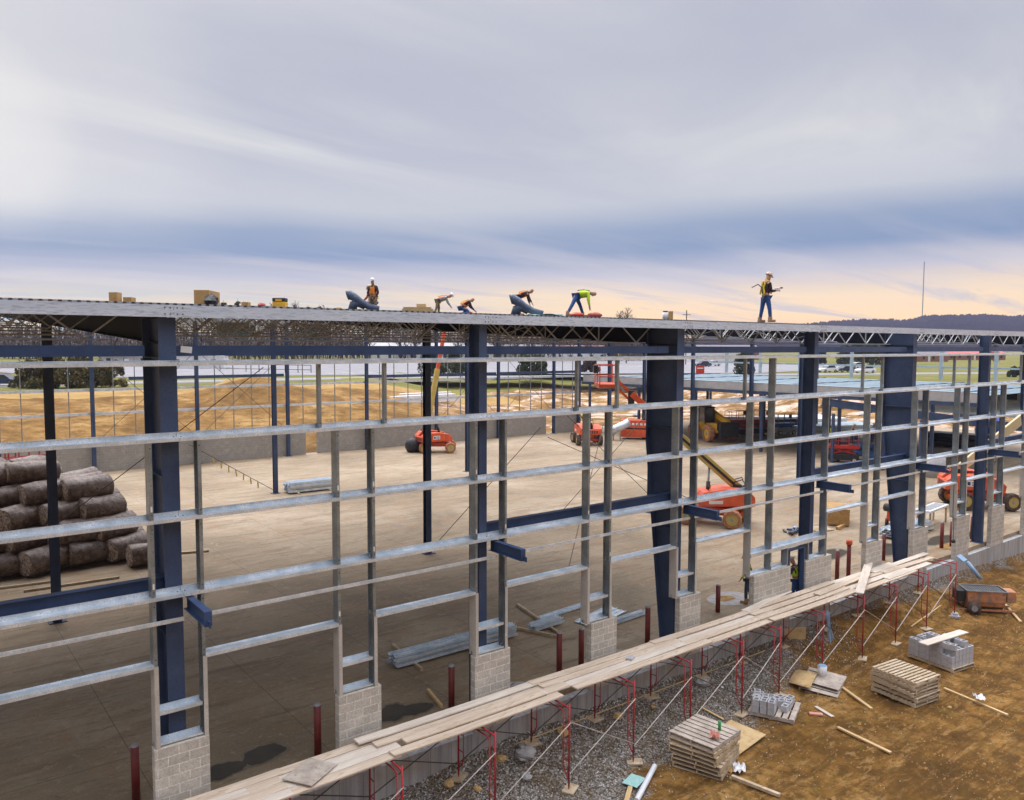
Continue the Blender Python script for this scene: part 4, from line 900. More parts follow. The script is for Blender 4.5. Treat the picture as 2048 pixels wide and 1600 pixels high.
t = thing('block_footing', 'two pale block pieces under the last scaffold leg', 'block footing', (30.42, -1.97, gz(30.4, -1.95)), .5); MB().obox((0, 0, .05), (.40, .28, .10)).build('lower_piece', 'blockc', t, bevel=.01); MB().obox((.02, 0, .14), (.26, .2, .08)).build('upper_piece', 'blockc', t, bevel=.01)
MB().obox((0, 0, 0), (.05, .9, .9), (0, 0, 0)).build('plywood_sheet', 'ply'); o = bpy.data.objects['plywood_sheet.003']; o.location = (21.3, -.30, -.95); o.rotation_euler = (0, 0, 1.2); tag(o, 'orange plywood leaning on the foundation wall below the doorway', 'plywood')

# ------------------------------------------------------------------ inside: bollards, puddles, rolls, bundles
BL = [(-.5, 1.5, 1.25, 'left of the nearest block pier, cut by the picture bottom'), (3.38, .92, 1.27, 'nearest full height, left of the second block pier'), (7.22, .98, 1.24, 'left of the third block pier above the planks'),
      (11.08, 1.02, 1.27, 'left one of the pair by the fourth block pier'), (11.95, 1.0, 1.2, 'right one of the pair by the fourth block pier'), (15.0, 1.1, 1.23, 'left of the tapered column foot'), (19.3, 1.6, 1.05, 'beside the round concrete patch left of the door'),
      (26.5, 1.1, 1.3, 'right of the door, without cap'), (31.1, 1.5, 1.25, 'left of the tapered column beside the generator'), (31.75, .9, 1.3, 'just right of the tapered column beside the generator'), (35.5, .9, 1.3, 'left of the pier by the mixer'), (36.2, .75, 1.3, 'between the steel saw table and the mixer'), (38.6, .8, 1.2, 'left of the narrow column near the right edge'), (42.0, .7, 1.25, 'at the right edge behind the last pier')]
for x, y, h, l in BL:
    t = thing('bollard', 'dark red primed steel bollard ' + l, 'bollard', (x, y, 0), 0, 'steel bollards along the front of the slab')
    MB().tube([(0, 0, 0), (0, 0, h - .06)], .085, 18).build('post', 'bollard', t, True); MB().ball((0, 0, h - .061), .083, 16, 5, 1, 1, .75, 0, True).build('concrete_cap', 'grey', t, True)
t = thing('bollard', 'dark red bollard with a bright orange cap right of the doorway', 'bollard', (27.3, 1.05, 0), 0, 'steel bollards along the front of the slab')
MB().tube([(0, 0, 0), (0, 0, 1.42)], .085, 18).build('post', 'bollard', t, True); MB().tube([(0, 0, 1.40), (0, 0, 1.58)], .125, 18).build('orange_cap', 'orange', t, True)
def blob(x, y, a, b, rot, z, m, name, seed, jag=.25, n=40):
    g = MB(); vs = []
    for i in range(n):
        th = 2 * pi * i / n; r = 1 + jag * (fbm(2 + cos(th) * 1.6, 2 + sin(th) * 1.6, seed, 4)) * 2.2; px, py = a * r * cos(th), b * r * sin(th)
        vs.append((x + px * cos(rot) - py * sin(rot), y + px * sin(rot) + py * cos(rot), z))
    g.add(vs, [tuple(range(n))]); o = g.build(name, m); o['kind'] = 'structure'; return o
for x, y, a, b, r, sd_ in ((1.35, 1.55, .50, .36, .1, 1), (2.35, 1.75, .55, .38, .3, 4), (5.85, 1.75, .50, .35, 0.6, 9), (6.45, 1.55, .55, .30, .0, 12), (33.0, 2.6, 1.4, .7, .3, 3), (37.2, 1.6, 1.6, .5, 0, 6), (30.3, 3.5, 1.2, .5, .2, 8), (39.7, 1.2, .8, .35, 0, 5)):
    blob(x, y, a * 1.18, b * 1.18, r, .003 + .0002 * sd_, 'damp', 'damp_stain', sd_, .35, 64); blob(x, y, a, b, r, .0065 + .0002 * sd_, 'puddle', 'puddle', sd_, .35, 64)
M['patch'] = mat('fresh_patch', (0.30, 0.28, 0.27), (0.42, 0.39, 0.37), 4, .9); M['soilpatch'] = mat('soil_patch', (0.20, 0.11, 0.03), (0.38, 0.23, 0.08), 4, .95, bump=.5)
for x, y, a, b, m, sd_ in ((20.9, 2.3, .95, .75, 'patch', 21), (9.0, .95, .9, .55, 'patch', 23), (13.0, .95, .85, .5, 'patch', 25)): blob(x, y, a, b, 0, .006, m, 'concrete_patch', sd_, .15)
blob(20.75, 2.4, .40, .28, 0, .010, 'soilpatch', 'soil', 22, .4); blob(36.6, .8, 1.5, .35, 0, .008, 'soilpatch', 'soil', 27, .4)
# insulation rolls
rr_b = random.Random(3)
def roll(x, y, z, L, r, yaw, label, pitch=0):
    t = thing('insulation_roll', label, 'insulation roll', (x, y, z), 0, 'plastic wrapped insulation rolls in the pile'); t.rotation_euler = (0, pitch, yaw)
    n = 22; g = MB(); vs = []
    for (xx, f) in ((-L / 2, .90), (-L / 2 + .06, 1.0), (-L * .18, 1.02), (0, .99), (L * .2, 1.02), (L / 2 - .06, 1.0), (L / 2, .9)):
        for j in range(n):
            a = 2 * pi * j / n; rr2 = r * f * (1 + .05 * sin(5 * a + xx * 3 + x) + rr_b.uniform(-.035, .035)); vs.append((xx, rr2 * cos(a), rr2 * sin(a) * .96))
    fs = [(i * n + j, i * n + (j + 1) % n, (i + 1) * n + (j + 1) % n, (i + 1) * n + j) for i in range(6) for j in range(n)]
    g.add(vs, fs); g.build('wrap', 'plastic_wrap', t, True)
    for s in (-1, 1):
        e = MB(); vs = [(s * (L / 2 + .02), 0, 0)]
        for ring, rr2 in ((1, .3), (2, .6), (3, .9)):
            for j in range(n): vs.append((s * (L / 2 + (.02 if ring < 3 else 0) - (.015 if ring == 2 else 0)), r * rr2 * cos(2 * pi * j / n), r * rr2 * sin(2 * pi * j / n) * .96))
        fs = [(0, 1 + j, 1 + (j + 1) % n) for j in range(n)] + [(1 + q * n + j, 1 + q * n + (j + 1) % n, 1 + (q + 1) * n + (j + 1) % n, 1 + (q + 1) * n + j) for q in (0, 1) for j in range(n)]
        e.add(vs, fs); e.build('roll_end', 'wool_end', t)
    return t
rr0 = .56; idx = 0
names = ['bottom layer', 'second layer', 'third layer', 'fourth layer', 'top layer']
rr_roll = random.Random(11)
for lv in range(5):
    for row in range(max(2, 6 - lv)):
        for col in range(1 if lv == 4 else 0, 5 - lv // 2):
            x = 3.9 - col * 1.62 + rr_roll.uniform(-.12, .12) - lv * .42; y = 22.3 + row * 1.45 + lv * .55 + rr_roll.uniform(-.1, .1); z = rr0 + lv * .86 + rr_roll.uniform(-.03, .05)
            if 0 < row < 5 - lv and lv < 3 and col > 0: continue
            if lv == 4 and row > 1: continue
            roll(x, y, z, 1.75 + rr_roll.uniform(-.15, .35), rr0 + rr_roll.uniform(-.09, .04), .42 + rr_roll.uniform(-.28, .28), 'brown plastic wrapped insulation roll, %s, %s row back, %s from the right' % (names[lv], ORD[row], ORD[col]), rr_roll.uniform(-.05, .05))
roll(4.35, 20.9, .50, 1.5, .5, .1, 'brown wrapped roll lying on the floor at the right foot of the pile')
for i, (x, y, z, r) in enumerate(((1.0, 28.6, 3.3, .28), (.75, 28.3, 2.95, .28), (1.35, 28.3, 2.85, .28), (1.0, 28.0, 2.5, .27))):
    roll(x, y + .0, z, 2.6, r, .1, 'slim grey roll, %s of the four stacked behind the big insulation pile' % ORD[i])
t = thing('steel_beams', 'pale steel members lying across the top behind the insulation pile', 'steel stack', (-1.5, 30.6, 0))
for i in range(3): MB().box(-3, 3.6, i * .35, i * .35 + .3, 3.3 - i * .0, 3.52).build('member', 'joist', t)
for xx in (-2, 2.6): MB().box(xx, xx + .2, 0, 1.0, 0, 3.3).build('trestle', 'red', t)
# red scaffold frames stored behind the pile
for k_ in range(9):
    x = -2.4 + k_ * .55; t = thing('stored_frame', 'red scaffold frame stored upright behind the insulation pile, %s from the left' % ORD[k_], 'scaffold frame', (x, 35 + (k_ % 3) * .4, 0), .1 * (k_ % 2), 'stored red scaffold frames')
    for dx in (-.75, .75): MB().tube([(dx, 0, 0), (dx, 0, 3.9)], .035, 6).build('post', 'red', t)
    for zz in (1.0, 1.9, 2.8, 3.4, 3.88): MB().tube([(-.75, 0, zz), (.75, 0, zz)], .03, 6).build('rail', 'red', t)
# bundles of channels on dunnage
def bundle(name, p0, p1, n, rows, label, cat='steel bundle', w_=.16, m='galv', dun=True, zb=.09, hh=.07):
    a = Vector((*p0, 0)); b = Vector((*p1, 0)); L = (b - a).length; ang = atan2(b.y - a.y, b.x - a.x)
    t = thing(name, label, cat, ((a.x + b.x) / 2, (a.y + b.y) / 2, 0), ang)
    for r_i in range(rows):
        for i in range(n - (r_i % 2)):
            y = (i - (n - 1) / 2) * w_ + (r_i % 2) * w_ / 2; z = zb + r_i * hh; j = random.uniform(-.08, .08) * 1
            g = MB(); g.prof([(y - w_ * .47, z), (y - w_ * .47, z + hh * .9), (y - w_ * .40, z + hh * .9), (y - w_ * .40, z + .012), (y + w_ * .40, z + .012), (y + w_ * .40, z + hh * .9), (y + w_ * .47, z + hh * .9), (y + w_ * .47, z)], -L / 2 + j, L / 2 + j)
            g.build('channel', m, t)
    return t
def stick(p0, p1, label, s=.09, m='pallet', z=0.0):
    a = Vector((*p0, s / 2 + .004 + z)); b = Vector((*p1, s / 2 + .004 + z)); o = MB().bar(a, b, s, s).build('dunnage', m); tag(o, label, 'timber'); return o
bundle('stud_bundle', (7.35, 4.35), (11.9, 4.3), 4, 4, 'long bundle of shiny galvanised studs on wood blocks in the first bay', w_=.15, hh=.085)
stick((8.2, 5.9), (7.9, 3.6), 'dark timber under the near end of the long stud bundle'); stick((10.3, 5.4), (9.7, 2.9), 'dark timber under the far end of the long stud bundle')
bundle('stud_bundle', (15.95, 33.6), (19.2, 33.5), 5, 4, 'distant banded bundle of galvanised channels beside an interior column', w_=.24, hh=.16)
stick((16.6, 34.5), (16.4, 32.6), 'dunnage under the distant banded bundle'); stick((18.6, 34.5), (18.6, 32.6), 'second dunnage under the distant banded bundle')
bundle('stud_bundle', (12.6, 4.15), (13.9, 4.25), 4, 2, 'short strapped bundle of channels on two dark timbers', w_=.13, hh=.09)
stick((13.9, 6.6), (13.1, 3.2), 'dark timber crossing under the short strapped bundle, right'); stick((12.2, 5.0), (12.9, 3.2), 'dark timber crossing under the short strapped bundle, left')
bundle('deck_offcuts', (14.4, 3.5), (16.5, 4.0), 4, 1, 'loose bent galvanised sheets beside the tapered column foot', w_=.22, hh=.05, zb=.03); bundle('loose_channels', (13.6, 4.9), (16.0, 5.1), 2, 1, 'two loose galvanised channels behind the bent sheets', zb=.02)
bundle('loose_channels', (15.0, 3.0), (17.0, 3.1), 2, 2, 'short channels leaning near the bollard by the tapered column', zb=.03)
stick((-.5, 19.6), (2.9, 19.4), 'dark timber on the floor in front of the insulation pile'); stick((-2.6, 20.8), (.6, 20.4), 'second dark timber on the floor left of the interior column'); stick((6.0, 21.9), (7.2, 21.5), 'dark timber right of the insulation pile')
stick((7.3, 2.3), (7.05, 1.2), 'short leaning board left of the third block pier', .08, 'wood3')
t = thing('rebar_mat', 'bent rebar poking from a grey patch behind the planks', 'rebar', (9.0, 1.05, .02))
for i in range(9): a = i * .7; MB().tube([(0, 0, 0), (.42 * cos(a), .3 * sin(a), .10 + .06 * (i % 2))], .012, 5).build('bar', 'rod', t)
t = thing('rebar_mat', 'bent rebar poking from the patch by the fourth pier', 'rebar', (13.1, 1.05, .02))
for i in range(7): a = i * .9; MB().tube([(0, 0, 0), (.36 * cos(a), .26 * sin(a), .08)], .012, 5).build('bar', 'rod', t)
# wooden crate, generator, table, tool heap, steel stack
t = thing('wooden_crate', 'ochre plywood crate standing alone on the slab', 'crate', (36.6, 6.9, 0), .55); MB().box(-.95, .95, -.55, .55, .10, .92).build('box', 'rustbox', t, bevel=.01); MB().box(-.98, .98, -.58, .58, .92, .96).build('lid', 'rustbox', t)
for x in (-.8, 0, .8): MB().box(x - .05, x + .05, -.56, .56, 0, .10).build('skid', 'pallet', t)
for x in (-.7, 0, .7): MB().box(x - .04, x + .04, -.565, -.551, .1, .92).build('batten', 'pallet', t)
t = thing('tool_heap', 'dark heap of clamps and fittings on the slab near the crate', 'tool heap', (32.8, 7.1, 0), .1)
for i in range(22): MB().obox((random.uniform(-.9, .9), random.uniform(-.35, .35), .06 + random.uniform(0, .08)), (.32, .10, .09), (random.uniform(-.4, .4), random.uniform(-.4, .4), random.uniform(0, 3))).build('fitting', random.choice(['black', 'rod', 'navy', 'tie']), t)
t = thing('flat_pallet', 'brown broken pallet beside the dark heap of fittings', 'pallet', (34.3, 6.6, .02), -.3)
for i in range(5): MB().box(-.6, .6, -.45 + i * .2, -.32 + i * .2, .03, .06).build('board', 'pallet', t)
stick((35.0, 6.0), (36.0, 6.2), 'orange brown offcut near the crate', .16, 'cardboard')
t = thing('generator', 'orange compressor with black hose reel beside the steel stack', 'generator', (38.4, 4.6, 0), .4); MB().box(-.6, .6, -.4, .4, .35, 1.0).build('housing', 'orange', t, bevel=.08); MB().tube([(-.9, -.5, 1.05), (-.35, .5, 1.05)], .22, 14).build('tank', 'black', t, True)
for x in (-.45, .45):
    for y in (-.42, .42): MB().tube([(x, y - .05, .24), (x, y + .05, .24)], .24, 14).build('wheel', 'rubber', t, True)
MB().box(-1.1, -.6, -.1, .1, .3, .36).build('tow_bar', 'grey', t)
bundle('steel_stack', (35.2, 3.4), (39.0, 3.3), 4, 4, 'stack of pale sheet piles on timbers beside the tapered column', w_=.24, hh=.11, zb=.12); stick((35.9, 4.2), (35.9, 2.7), 'dunnage under the pale sheet stack'); stick((38.2, 4.2), (38.2, 2.7), 'second dunnage under the pale sheet stack')
t = thing('work_table', 'long white topped work table inside at the right', 'table', (40.4, 3.6, 0), .1); MB().box(-1.4, 1.4, -.4, .4, .86, .98).build('top', 'white', t, bevel=.02); MB().box(-1.2, 1.2, -.25, .25, .982, 1.0).build('inlay', 'grey', t)
for x in (-1.2, 1.2):
    for y in (-.32, .32): MB().box(x - .04, x + .04, y - .04, y + .04, 0, .86).build('leg', 'pallet', t)
t = thing('hose', 'black cable hanging beside the last scaffold frame with a grey plug', 'cable', (33.2, -.6, 0)); MB().tube([(.9, .45, 3.4), (.55, .3, 2.2), (.2, .1, 1.5), (0, 0, 1.05)], .018, 6).build('cable', 'rod', t); MB().ball((0, 0, .98), .10, 8, 6).build('plug', 'black', t)
t = thing('chute', 'pale blue sheet metal chute hanging over the mixer', 'chute', (32.9, -.9, 0), .1); MB().obox((0, -.2, .35), (.5, .35, .06), (.6, 0, 0)).build('pan', 'tie', t); MB().tube([(.1, -.4, .2), (.35, -.9, -.5)], .09, 10).build('spout', 'tie', t, True)

# ------------------------------------------------------------------ machines
def wheel(t, x, y, r, wd, tm='rubber', rm='grey', yaw=0):
    g = MB(); n = 22; vs = []; prof_ = [(-wd / 2, r * .62), (-wd / 2, r * .92), (-wd * .38, r), (wd * .38, r), (wd / 2, r * .92), (wd / 2, r * .62)]
    for (yy, rad) in prof_:
        for j in range(n):
            a = 2 * pi * j / n; rj = rad * (1.0 if rad < r * .9 or j % 2 else .955); vs.append((rj * cos(a), yy, rj * sin(a)))
    fs = [(i * n + j, (i + 1) * n + j, (i + 1) * n + (j + 1) % n, i * n + (j + 1) % n) for i in range(5) for j in range(n)]
    g.add(vs, fs); o = g.build('tyre', tm, t); o.location = (x, y, r); o.rotation_euler = (0, 0, yaw)
    MB().tube([(0, -wd * .40, 0), (0, wd * .40, 0)], r * .63, 18).build('rim', rm, o); MB().tube([(0, -wd * .47, 0), (0, wd * .47, 0)], r * .2, 10).build('hub', 'grey', o); return o
def boom_lift(label, loc, rzc, turret, elev, L1, L2, tm='tyre_or', jib=None, basket=True, boomm='boom', flym='orange', sc=1.0, cover=False, lett=None):
    t = thing('boom_lift', label, 'boom lift', loc, rzc); t.scale = (sc, sc, sc)
    MB().box(-1.15, 1.15, -.48, .48, .50, .90).build('chassis', 'orange', t, bevel=.06)
    for x in (-1.15, 1.15):
        MB().box(x - .16, x + .16, -.95, .95, .38, .58).build('axle', 'orange', t, bevel=.03)
        for y in (-.98, .98): wheel(t, x, y, .47, .38, tm, 'boom', .15 if x > 0 else 0)
    rot = Matrix.Rotation(turret, 4, 'Z')
    def put(mb, name, m, smooth=False, bevel=0):
        mb.v = [tuple(rot @ Vector(v)) for v in mb.v]; return mb.build(name, m, t, smooth, bevel)
    put(MB().tube([(0, 0, .88), (0, 0, 1.0)], .48, 20), 'turntable', 'black')
    # +x is boom direction; counterweight behind
    put(MB().xprof([(-1.75, 1.0), (1.0, 1.0), (1.05, 1.35), (.75, 1.72), (-.35, 1.90), (-1.45, 1.84), (-1.8, 1.5)], .24, .98), 'engine_hood', 'orange', bevel=.05)
    put(MB().xprof([(-1.75, 1.0), (.95, 1.0), (1.0, 1.3), (.65, 1.62), (-.35, 1.80), (-1.45, 1.78), (-1.8, 1.5)], -.98, -.24), 'side_cowl', 'orange', bevel=.05)
    put(MB().box(-1.85, -1.2, -.9, .9, .98, 1.45), 'counterweight', 'orange', bevel=.06)
    put(MB().box(-1.4, .5, -.23, .23, 1.05, 1.62), 'boom_well', 'black')
    put(MB().tube([(.45, .6, 1.8), (.45, .6, 2.02)], .05, 8), 'exhaust', 'black', True)
    for q in range(6): put(MB().box(-1.86, -1.845, -.6 + q * .2, -.5 + q * .2, 1.08, 1.38), 'vent', 'black')
    for q in range(3): put(MB().box(-1.1 + q * .7, -1.085 + q * .7, -.995, -.975, 1.02, 1.5), 'panel_gap', 'black')
    put(MB().tube([(-1.0, .20, 1.7), (-1.5, .28, 1.95), (-1.35, .22, 2.25), (-.9, .2, 2.1)], .03, 6), 'hose', 'black', True)
    put(MB().tube([(-1.05, -.20, 1.7), (-1.65, -.26, 1.9), (-1.45, -.22, 2.3), (-.9, -.2, 2.15)], .03, 6), 'hose', 'black', True)
    put(MB().box(-.2, .5, .985, .995, 1.15, 1.32), 'warning_label', 'white'); put(MB().box(.1, .14, -.4, -.3, 1.6, 1.9), 'beacon', 'yellow')
    if lett:
        for sgn in (-1,):
            put(MB().box(-.9, -.25, sgn * .985, sgn * .981, 1.22, 1.52), 'sign_plate', 'white'); put(MB().box(-.84, -.70, sgn * .99, sgn * .986, 1.28, 1.46), 'sign_mark', 'navy')
            for q in range(3): put(MB().box(-.64, -.30, sgn * .99, sgn * .986, 1.27 + q * .075, 1.30 + q * .075), 'sign_line', 'navy')
    ce, se = cos(elev), sin(elev); p0 = Vector((-1.15, 0, 1.85)); p1 = p0 + Vector((ce, 0, se)) * L1; p2 = p1 + Vector((ce, 0, se)) * L2
    put(MB().bar(p0, p1, .30, .42), 'boom_base', boomm, bevel=.02)
    put(MB().bar(p0 + Vector((0, .16, 0)), p1 + Vector((0, .16, 0)), .03, .12), 'cable_track', 'black')
    put(MB().bar(p1 - Vector((ce, 0, se)) * .4, p2, .22, .30), 'boom_fly', flym, bevel=.015)
    pm = p0 + Vector((ce, 0, se)) * L1 * .42; put(MB().tube([(.35, 0, 1.2), (.35 + (pm.x - .35) * .55, 0, 1.2 + (pm.z - 1.2 - .2) * .55)], .10, 10), 'lift_cylinder', 'black', True); put(MB().tube([(.35, 0, 1.2), (pm.x, 0, pm.z - .2)], .055, 8), 'cylinder_rod', 'grey', True)
    put(MB().box(p0.x - .2, p0.x + .25, -.22, .22, 1.5, 2.0), 'boom_pivot', 'black', bevel=.03)
    e = p2
    if jib:
        je, jl = jib; d = Vector((cos(je), 0, sin(je))); e = p2 + d * jl
        put(MB().bar(p2, e, .10, .14), 'jib_upper', flym); put(MB().bar(p2 + Vector((0, 0, -.40)), e + Vector((0, 0, -.40)), .10, .12), 'jib_lower', flym)
        put(MB().bar(p2 + Vector((0, 0, .15)), p2 + Vector((0, 0, -.6)), .20, .30), 'jib_knuckle', 'black'); put(MB().bar(p2 + d * .5 + Vector((0, 0, -.22)), p2 + d * jl * .9 + Vector((0, 0, -.15)), .07, .09), 'jib_cylinder', 'grey')
        put(MB().bar(e + Vector((0, 0, .1)), e + Vector((0, 0, -.5)), .18, .22), 'jib_head', flym)
    if basket:
        g = MB(); b = e + Vector((.55, 0, .1)); x0, x1, y0, y1, z0 = b.x - .45, b.x + .45, b.y - 1.15, b.y + 1.15, b.z - .45
        for zz in (z0 + .55, z0 + 1.1):
            for q in (((x0, y0), (x1, y0)), ((x1, y0), (x1, y1)), ((x1, y1), (x0, y1)), ((x0, y1), (x0, y0))): g.bar((*q[0], zz), (*q[1], zz), .045)
        for x in (x0, x1):
            for y in (y0, (y0 + y1) / 2, y1): g.bar((x, y, z0), (x, y, z0 + 1.1), .045)
        put(g, 'basket_rail', flym); put(MB().box(x0, x1, y0, y1, z0 - .05, z0), 'basket_floor', 'grey' if not cover else flym)
        put(MB().box(x0 - .03, x1 + .03, y0 - .03, y1 + .03, z0, z0 + .18), 'toe_board', flym)
        put(MB().box(x1 - .02, x1 + .2, -.3, .3, z0 + .7, z0 + 1.1), 'control_box', 'black', bevel=.02)
    return t
left = atan2(.614, -.789)    # picture left
boom_lift('muddy orange boom lift near the tapered column, tan boom raised to the left', (31.2, 11.1, 0), -1.15, left + 1.15, R(41), 4.5, 2.7, jib=(R(44), 1.0), sc=1.08, lett=True)
boom_lift('orange boom lift far back by the rear wall, boom nearly upright', (34.9, 45.0, 0), -.6, -.30 + .6 + .2, R(78), 5.6, 4.4, jib=None, basket=False, sc=1.03, lett=True)
boom_lift('orange boom lift seen from behind in mid slab, grey tyres', (49.9, 41.2, 0), atan2(.789, .614) + .1, 0, R(8), 4.0, .6, tm='rubber', basket=False, sc=1.1)
boom_lift('orange boom lift at the right edge with cream boom rising out of the picture', (47.6, 4.1, 0), -.75, -.92 + .75, R(44), 6.5, 3.6, tm='rubber', boomm='cream', sc=1.15, jib=(R(10), 1.2), lett=True)
# dark cover over a wheel of the far lift
g = MB().ball((0, 0, 0), .8, 12, 7, 1.1, .8, .95, .08); o = g.build('black_cover', 'black', smooth=True); o.location = (33.0, 46.0, .62); tag(o, 'black plastic sheet bundled against the far boom lift', 'cover')
def scissor(label, loc, rzv, m, h=1.0, base='black', rails=True, cat='scissor lift'):
    t = thing('scissor_lift', label, cat, loc, rzv)
    MB().box(-1.2, 1.2, -.55, .55, .22, .75).build('base', base, t, bevel=.03)
    for x in (-.85, .85):
        for y in (-.52, .52): wheel(t, x, y, .24, .2, 'black', 'cream')
    z = .75
    n_ = max(1, int(h / .35))
    for i in range(n_):
        za, zb_ = z + i * h / n_, z + (i + 1) * h / n_
        for y in (-.4, .4): MB().bar((-1.0, y, za), (1.0, y, zb_), .06, .1).build('scissor_arm', m, t); MB().bar((1.0, y, za), (-1.0, y, zb_), .06, .1).build('scissor_arm', m, t)
    z += h; MB().box(-1.25, 1.25, -.58, .58, z, z + .22).build('platform', m, t)
    g = MB()
    for zz in (z + .65, z + 1.2):
        for q in (((-1.2, -.55), (1.2, -.55)), ((1.2, -.55), (1.2, .55)), ((1.2, .55), (-1.2, .55)), ((-1.2, .55), (-1.2, -.55))): g.bar((*q[0], zz), (*q[1], zz), .04)
    for x in (-1.2, -.4, .4, 1.2):
        for y in (-.55, .55): g.bar((x, y, z + .2), (x, y, z + 1.2), .04)
    g.build('guard_rail', m, t); MB().box(.9, 1.15, .3, .52, z + .7, z + 1.1).build('control_box', 'black', t); return t
scissor('red scissor lift lowered, two workers aboard, right of the fourth column', (58.6, 19.2, 0), -.95, 'redmach', .45)
scissor('red scissor lift parked in the distance beyond the slab edge', (70.0, 35.6, 0), -.9, 'redmach', .8)
scissor('second distant red scissor lift left of the first, half behind a post', (67.8, 36.6, 0), -.5, 'redmach', .8)
scissor('blue scissor lift with a worker, right of the red one', (61.8, 18.6, 0), -.8, 'bluemach', .35, 'bluemach')
scissor('small blue and grey lift in the distance near the open end', (73.2, 34.4, 0), -.4, 'bluemach', .3, 'grey')
# yellow telehandler
t = thing('telehandler', 'yellow telehandler parked nose on, far behind the raised tan boom', 'telehandler', (62.6, 35.9, 0), atan2(-.789, -.614) + .25); t.scale = (1.25, 1.25, 1.25)
MB().box(-1.9, 1.9, -.6, .6, .75, 1.5).build('chassis', 'yellow', t, bevel=.08); MB().xprof([(-1.9, 1.5), (.3, 1.5), (.2, 2.1), (-1.7, 2.7), (-2.1, 2.6)], -.25, .75).build('engine_cover', 'yellow', t, bevel=.08)
g = MB()
for (x, y) in ((-.5, -1.0), (.7, -1.0), (-.5, -.2), (.7, -.2)): g.bar((x, y, 1.4), (x * .9, y, 2.75), .08)
g.box(-.55, .75, -1.05, -.15, 2.7, 2.8); g.build('cab_frame', 'black', t); MB().box(-.45, .65, -.98, -.22, 1.5, 2.68).build('cab_glass', 'carglass', t)
MB().bar((-1.9, .1, 2.7), (2.5, .1, 1.6), .32, .42).build('boom', 'yellow', t, bevel=.03); MB().box(2.4, 2.7, -.7, .9, .5, 1.7).build('carriage', 'black', t); MB().box(1.9, 2.1, -.6, .6, 1.0, 1.6).build('radiator', 'black', t)
for x in (-1.3, 1.3):
    for y in (-1.0, 1.0): wheel(t, x, y, .68, .45, 'tyre_or', 'yellow')
# orange site container and silver tank
t = thing('equipment_box', 'orange and white lettered equipment box behind the tapered column', 'equipment box', (57.0, 41.2, 0), -.9); MB().box(-1.6, 1.6, -.9, .9, .25, 1.05).build('lower_body', 'orange', t, bevel=.04); MB().box(-1.6, 1.6, -.9, .9, 1.2, 2.0).build('upper_body', 'orange', t, bevel=.04); MB().box(-1.5, 1.5, -.85, .85, 1.05, 1.2).build('slot', 'black', t)
for i in range(6): MB().box(-1.25 + i * .42, -1.0 + i * .42, -.915, -.905, 1.5, 1.72).build('white_letter', 'white', t)
t = thing('silver_tank', 'silver wrapped ducting on legs left of the lettered orange box', 'ducting', (54.6, 41.2, 0), -.9); MB().tube([(-.9, 0, .9), (-.4, 0, 1.2), (.9, 0, 1.9)], .42, 12).build('duct', 'galv', t, True)
for x in (-.7, 0): MB().box(x - .04, x + .04, -.3, .3, 0, .7).build('leg', 'grey', t)
t = thing('sawhorse_table', 'low pale bench far back on the slab beside a steel post', 'bench', (58.2, 47.5, 0), -.8); MB().box(-1.2, 1.2, -.5, .5, .55, .65).build('top', 'white', t)
for x in (-1, 1): MB().box(x - .04, x + .04, -.4, .4, 0, .55).build('leg', 'grey', t)
t = thing('warning_post', 'slim red and white warning post on the slab', 'warning post', (64.6, 26.5, 0)); MB().tube([(0, 0, 0), (0, 0, 1.0)], .09, 8).build('post', 'redmach', t); MB().box(-.25, .25, -.25, .25, 0, .06).build('base', 'black', t)
# pipes and blue tarp, precast block
for i in range(7):
    o = MB().tube([(0, -2.6, 0), (0, 2.6, 0)], .34, 12).build('pipe_length', 'pipe', smooth=True); q = i % 4; lv = i // 4
    o.location = (76.5 + q * .72 + lv * .36, 18.2, .36 + lv * .62); o.rotation_euler = (0, 0, .2); tag(o, 'black plastic pipe beyond the slab, %s row, %s from the left' % (('lower', 'upper')[lv], ORD[q]), 'pipe', 'black pipes in the far pile')
t = thing('tarp_load', 'tall load wrapped in bright blue tarpaulin beyond the pipes', 'wrapped load', (82.6, 17.2, 0), .3); g = MB().ball((0, 0, 0), 1.0, 14, 8, 1.6, 1.3, 1.5, .07); o = g.build('tarpaulin', 'tarp', t, True); o.location = (0, 0, 1.4); MB().box(-1.3, 1.3, -1, 1, 0, .3).build('timber_base', 'pallet', t)
t = thing('tube_form', 'pale round concrete tube form standing at the right', 'tube form', (57.0, 11.0, 0)); MB().tube([(0, 0, 0), (0, 0, 1.6)], .75, 18).build('form_tube', 'blockc', t, True)
t = thing('rack', 'small grey rack of pipes at the right edge of the slab', 'rack', (55.5, 3.0, 0), .2); MB().box(-.7, .7, -.4, .4, .5, 1.1).build('frame', 'grey', t)
for i in range(4): MB().tube([(-.5 + i * .3, 0, 1.1), (-.5 + i * .3, 0, 1.6)], .05, 8).build('pipe', 'black', t)

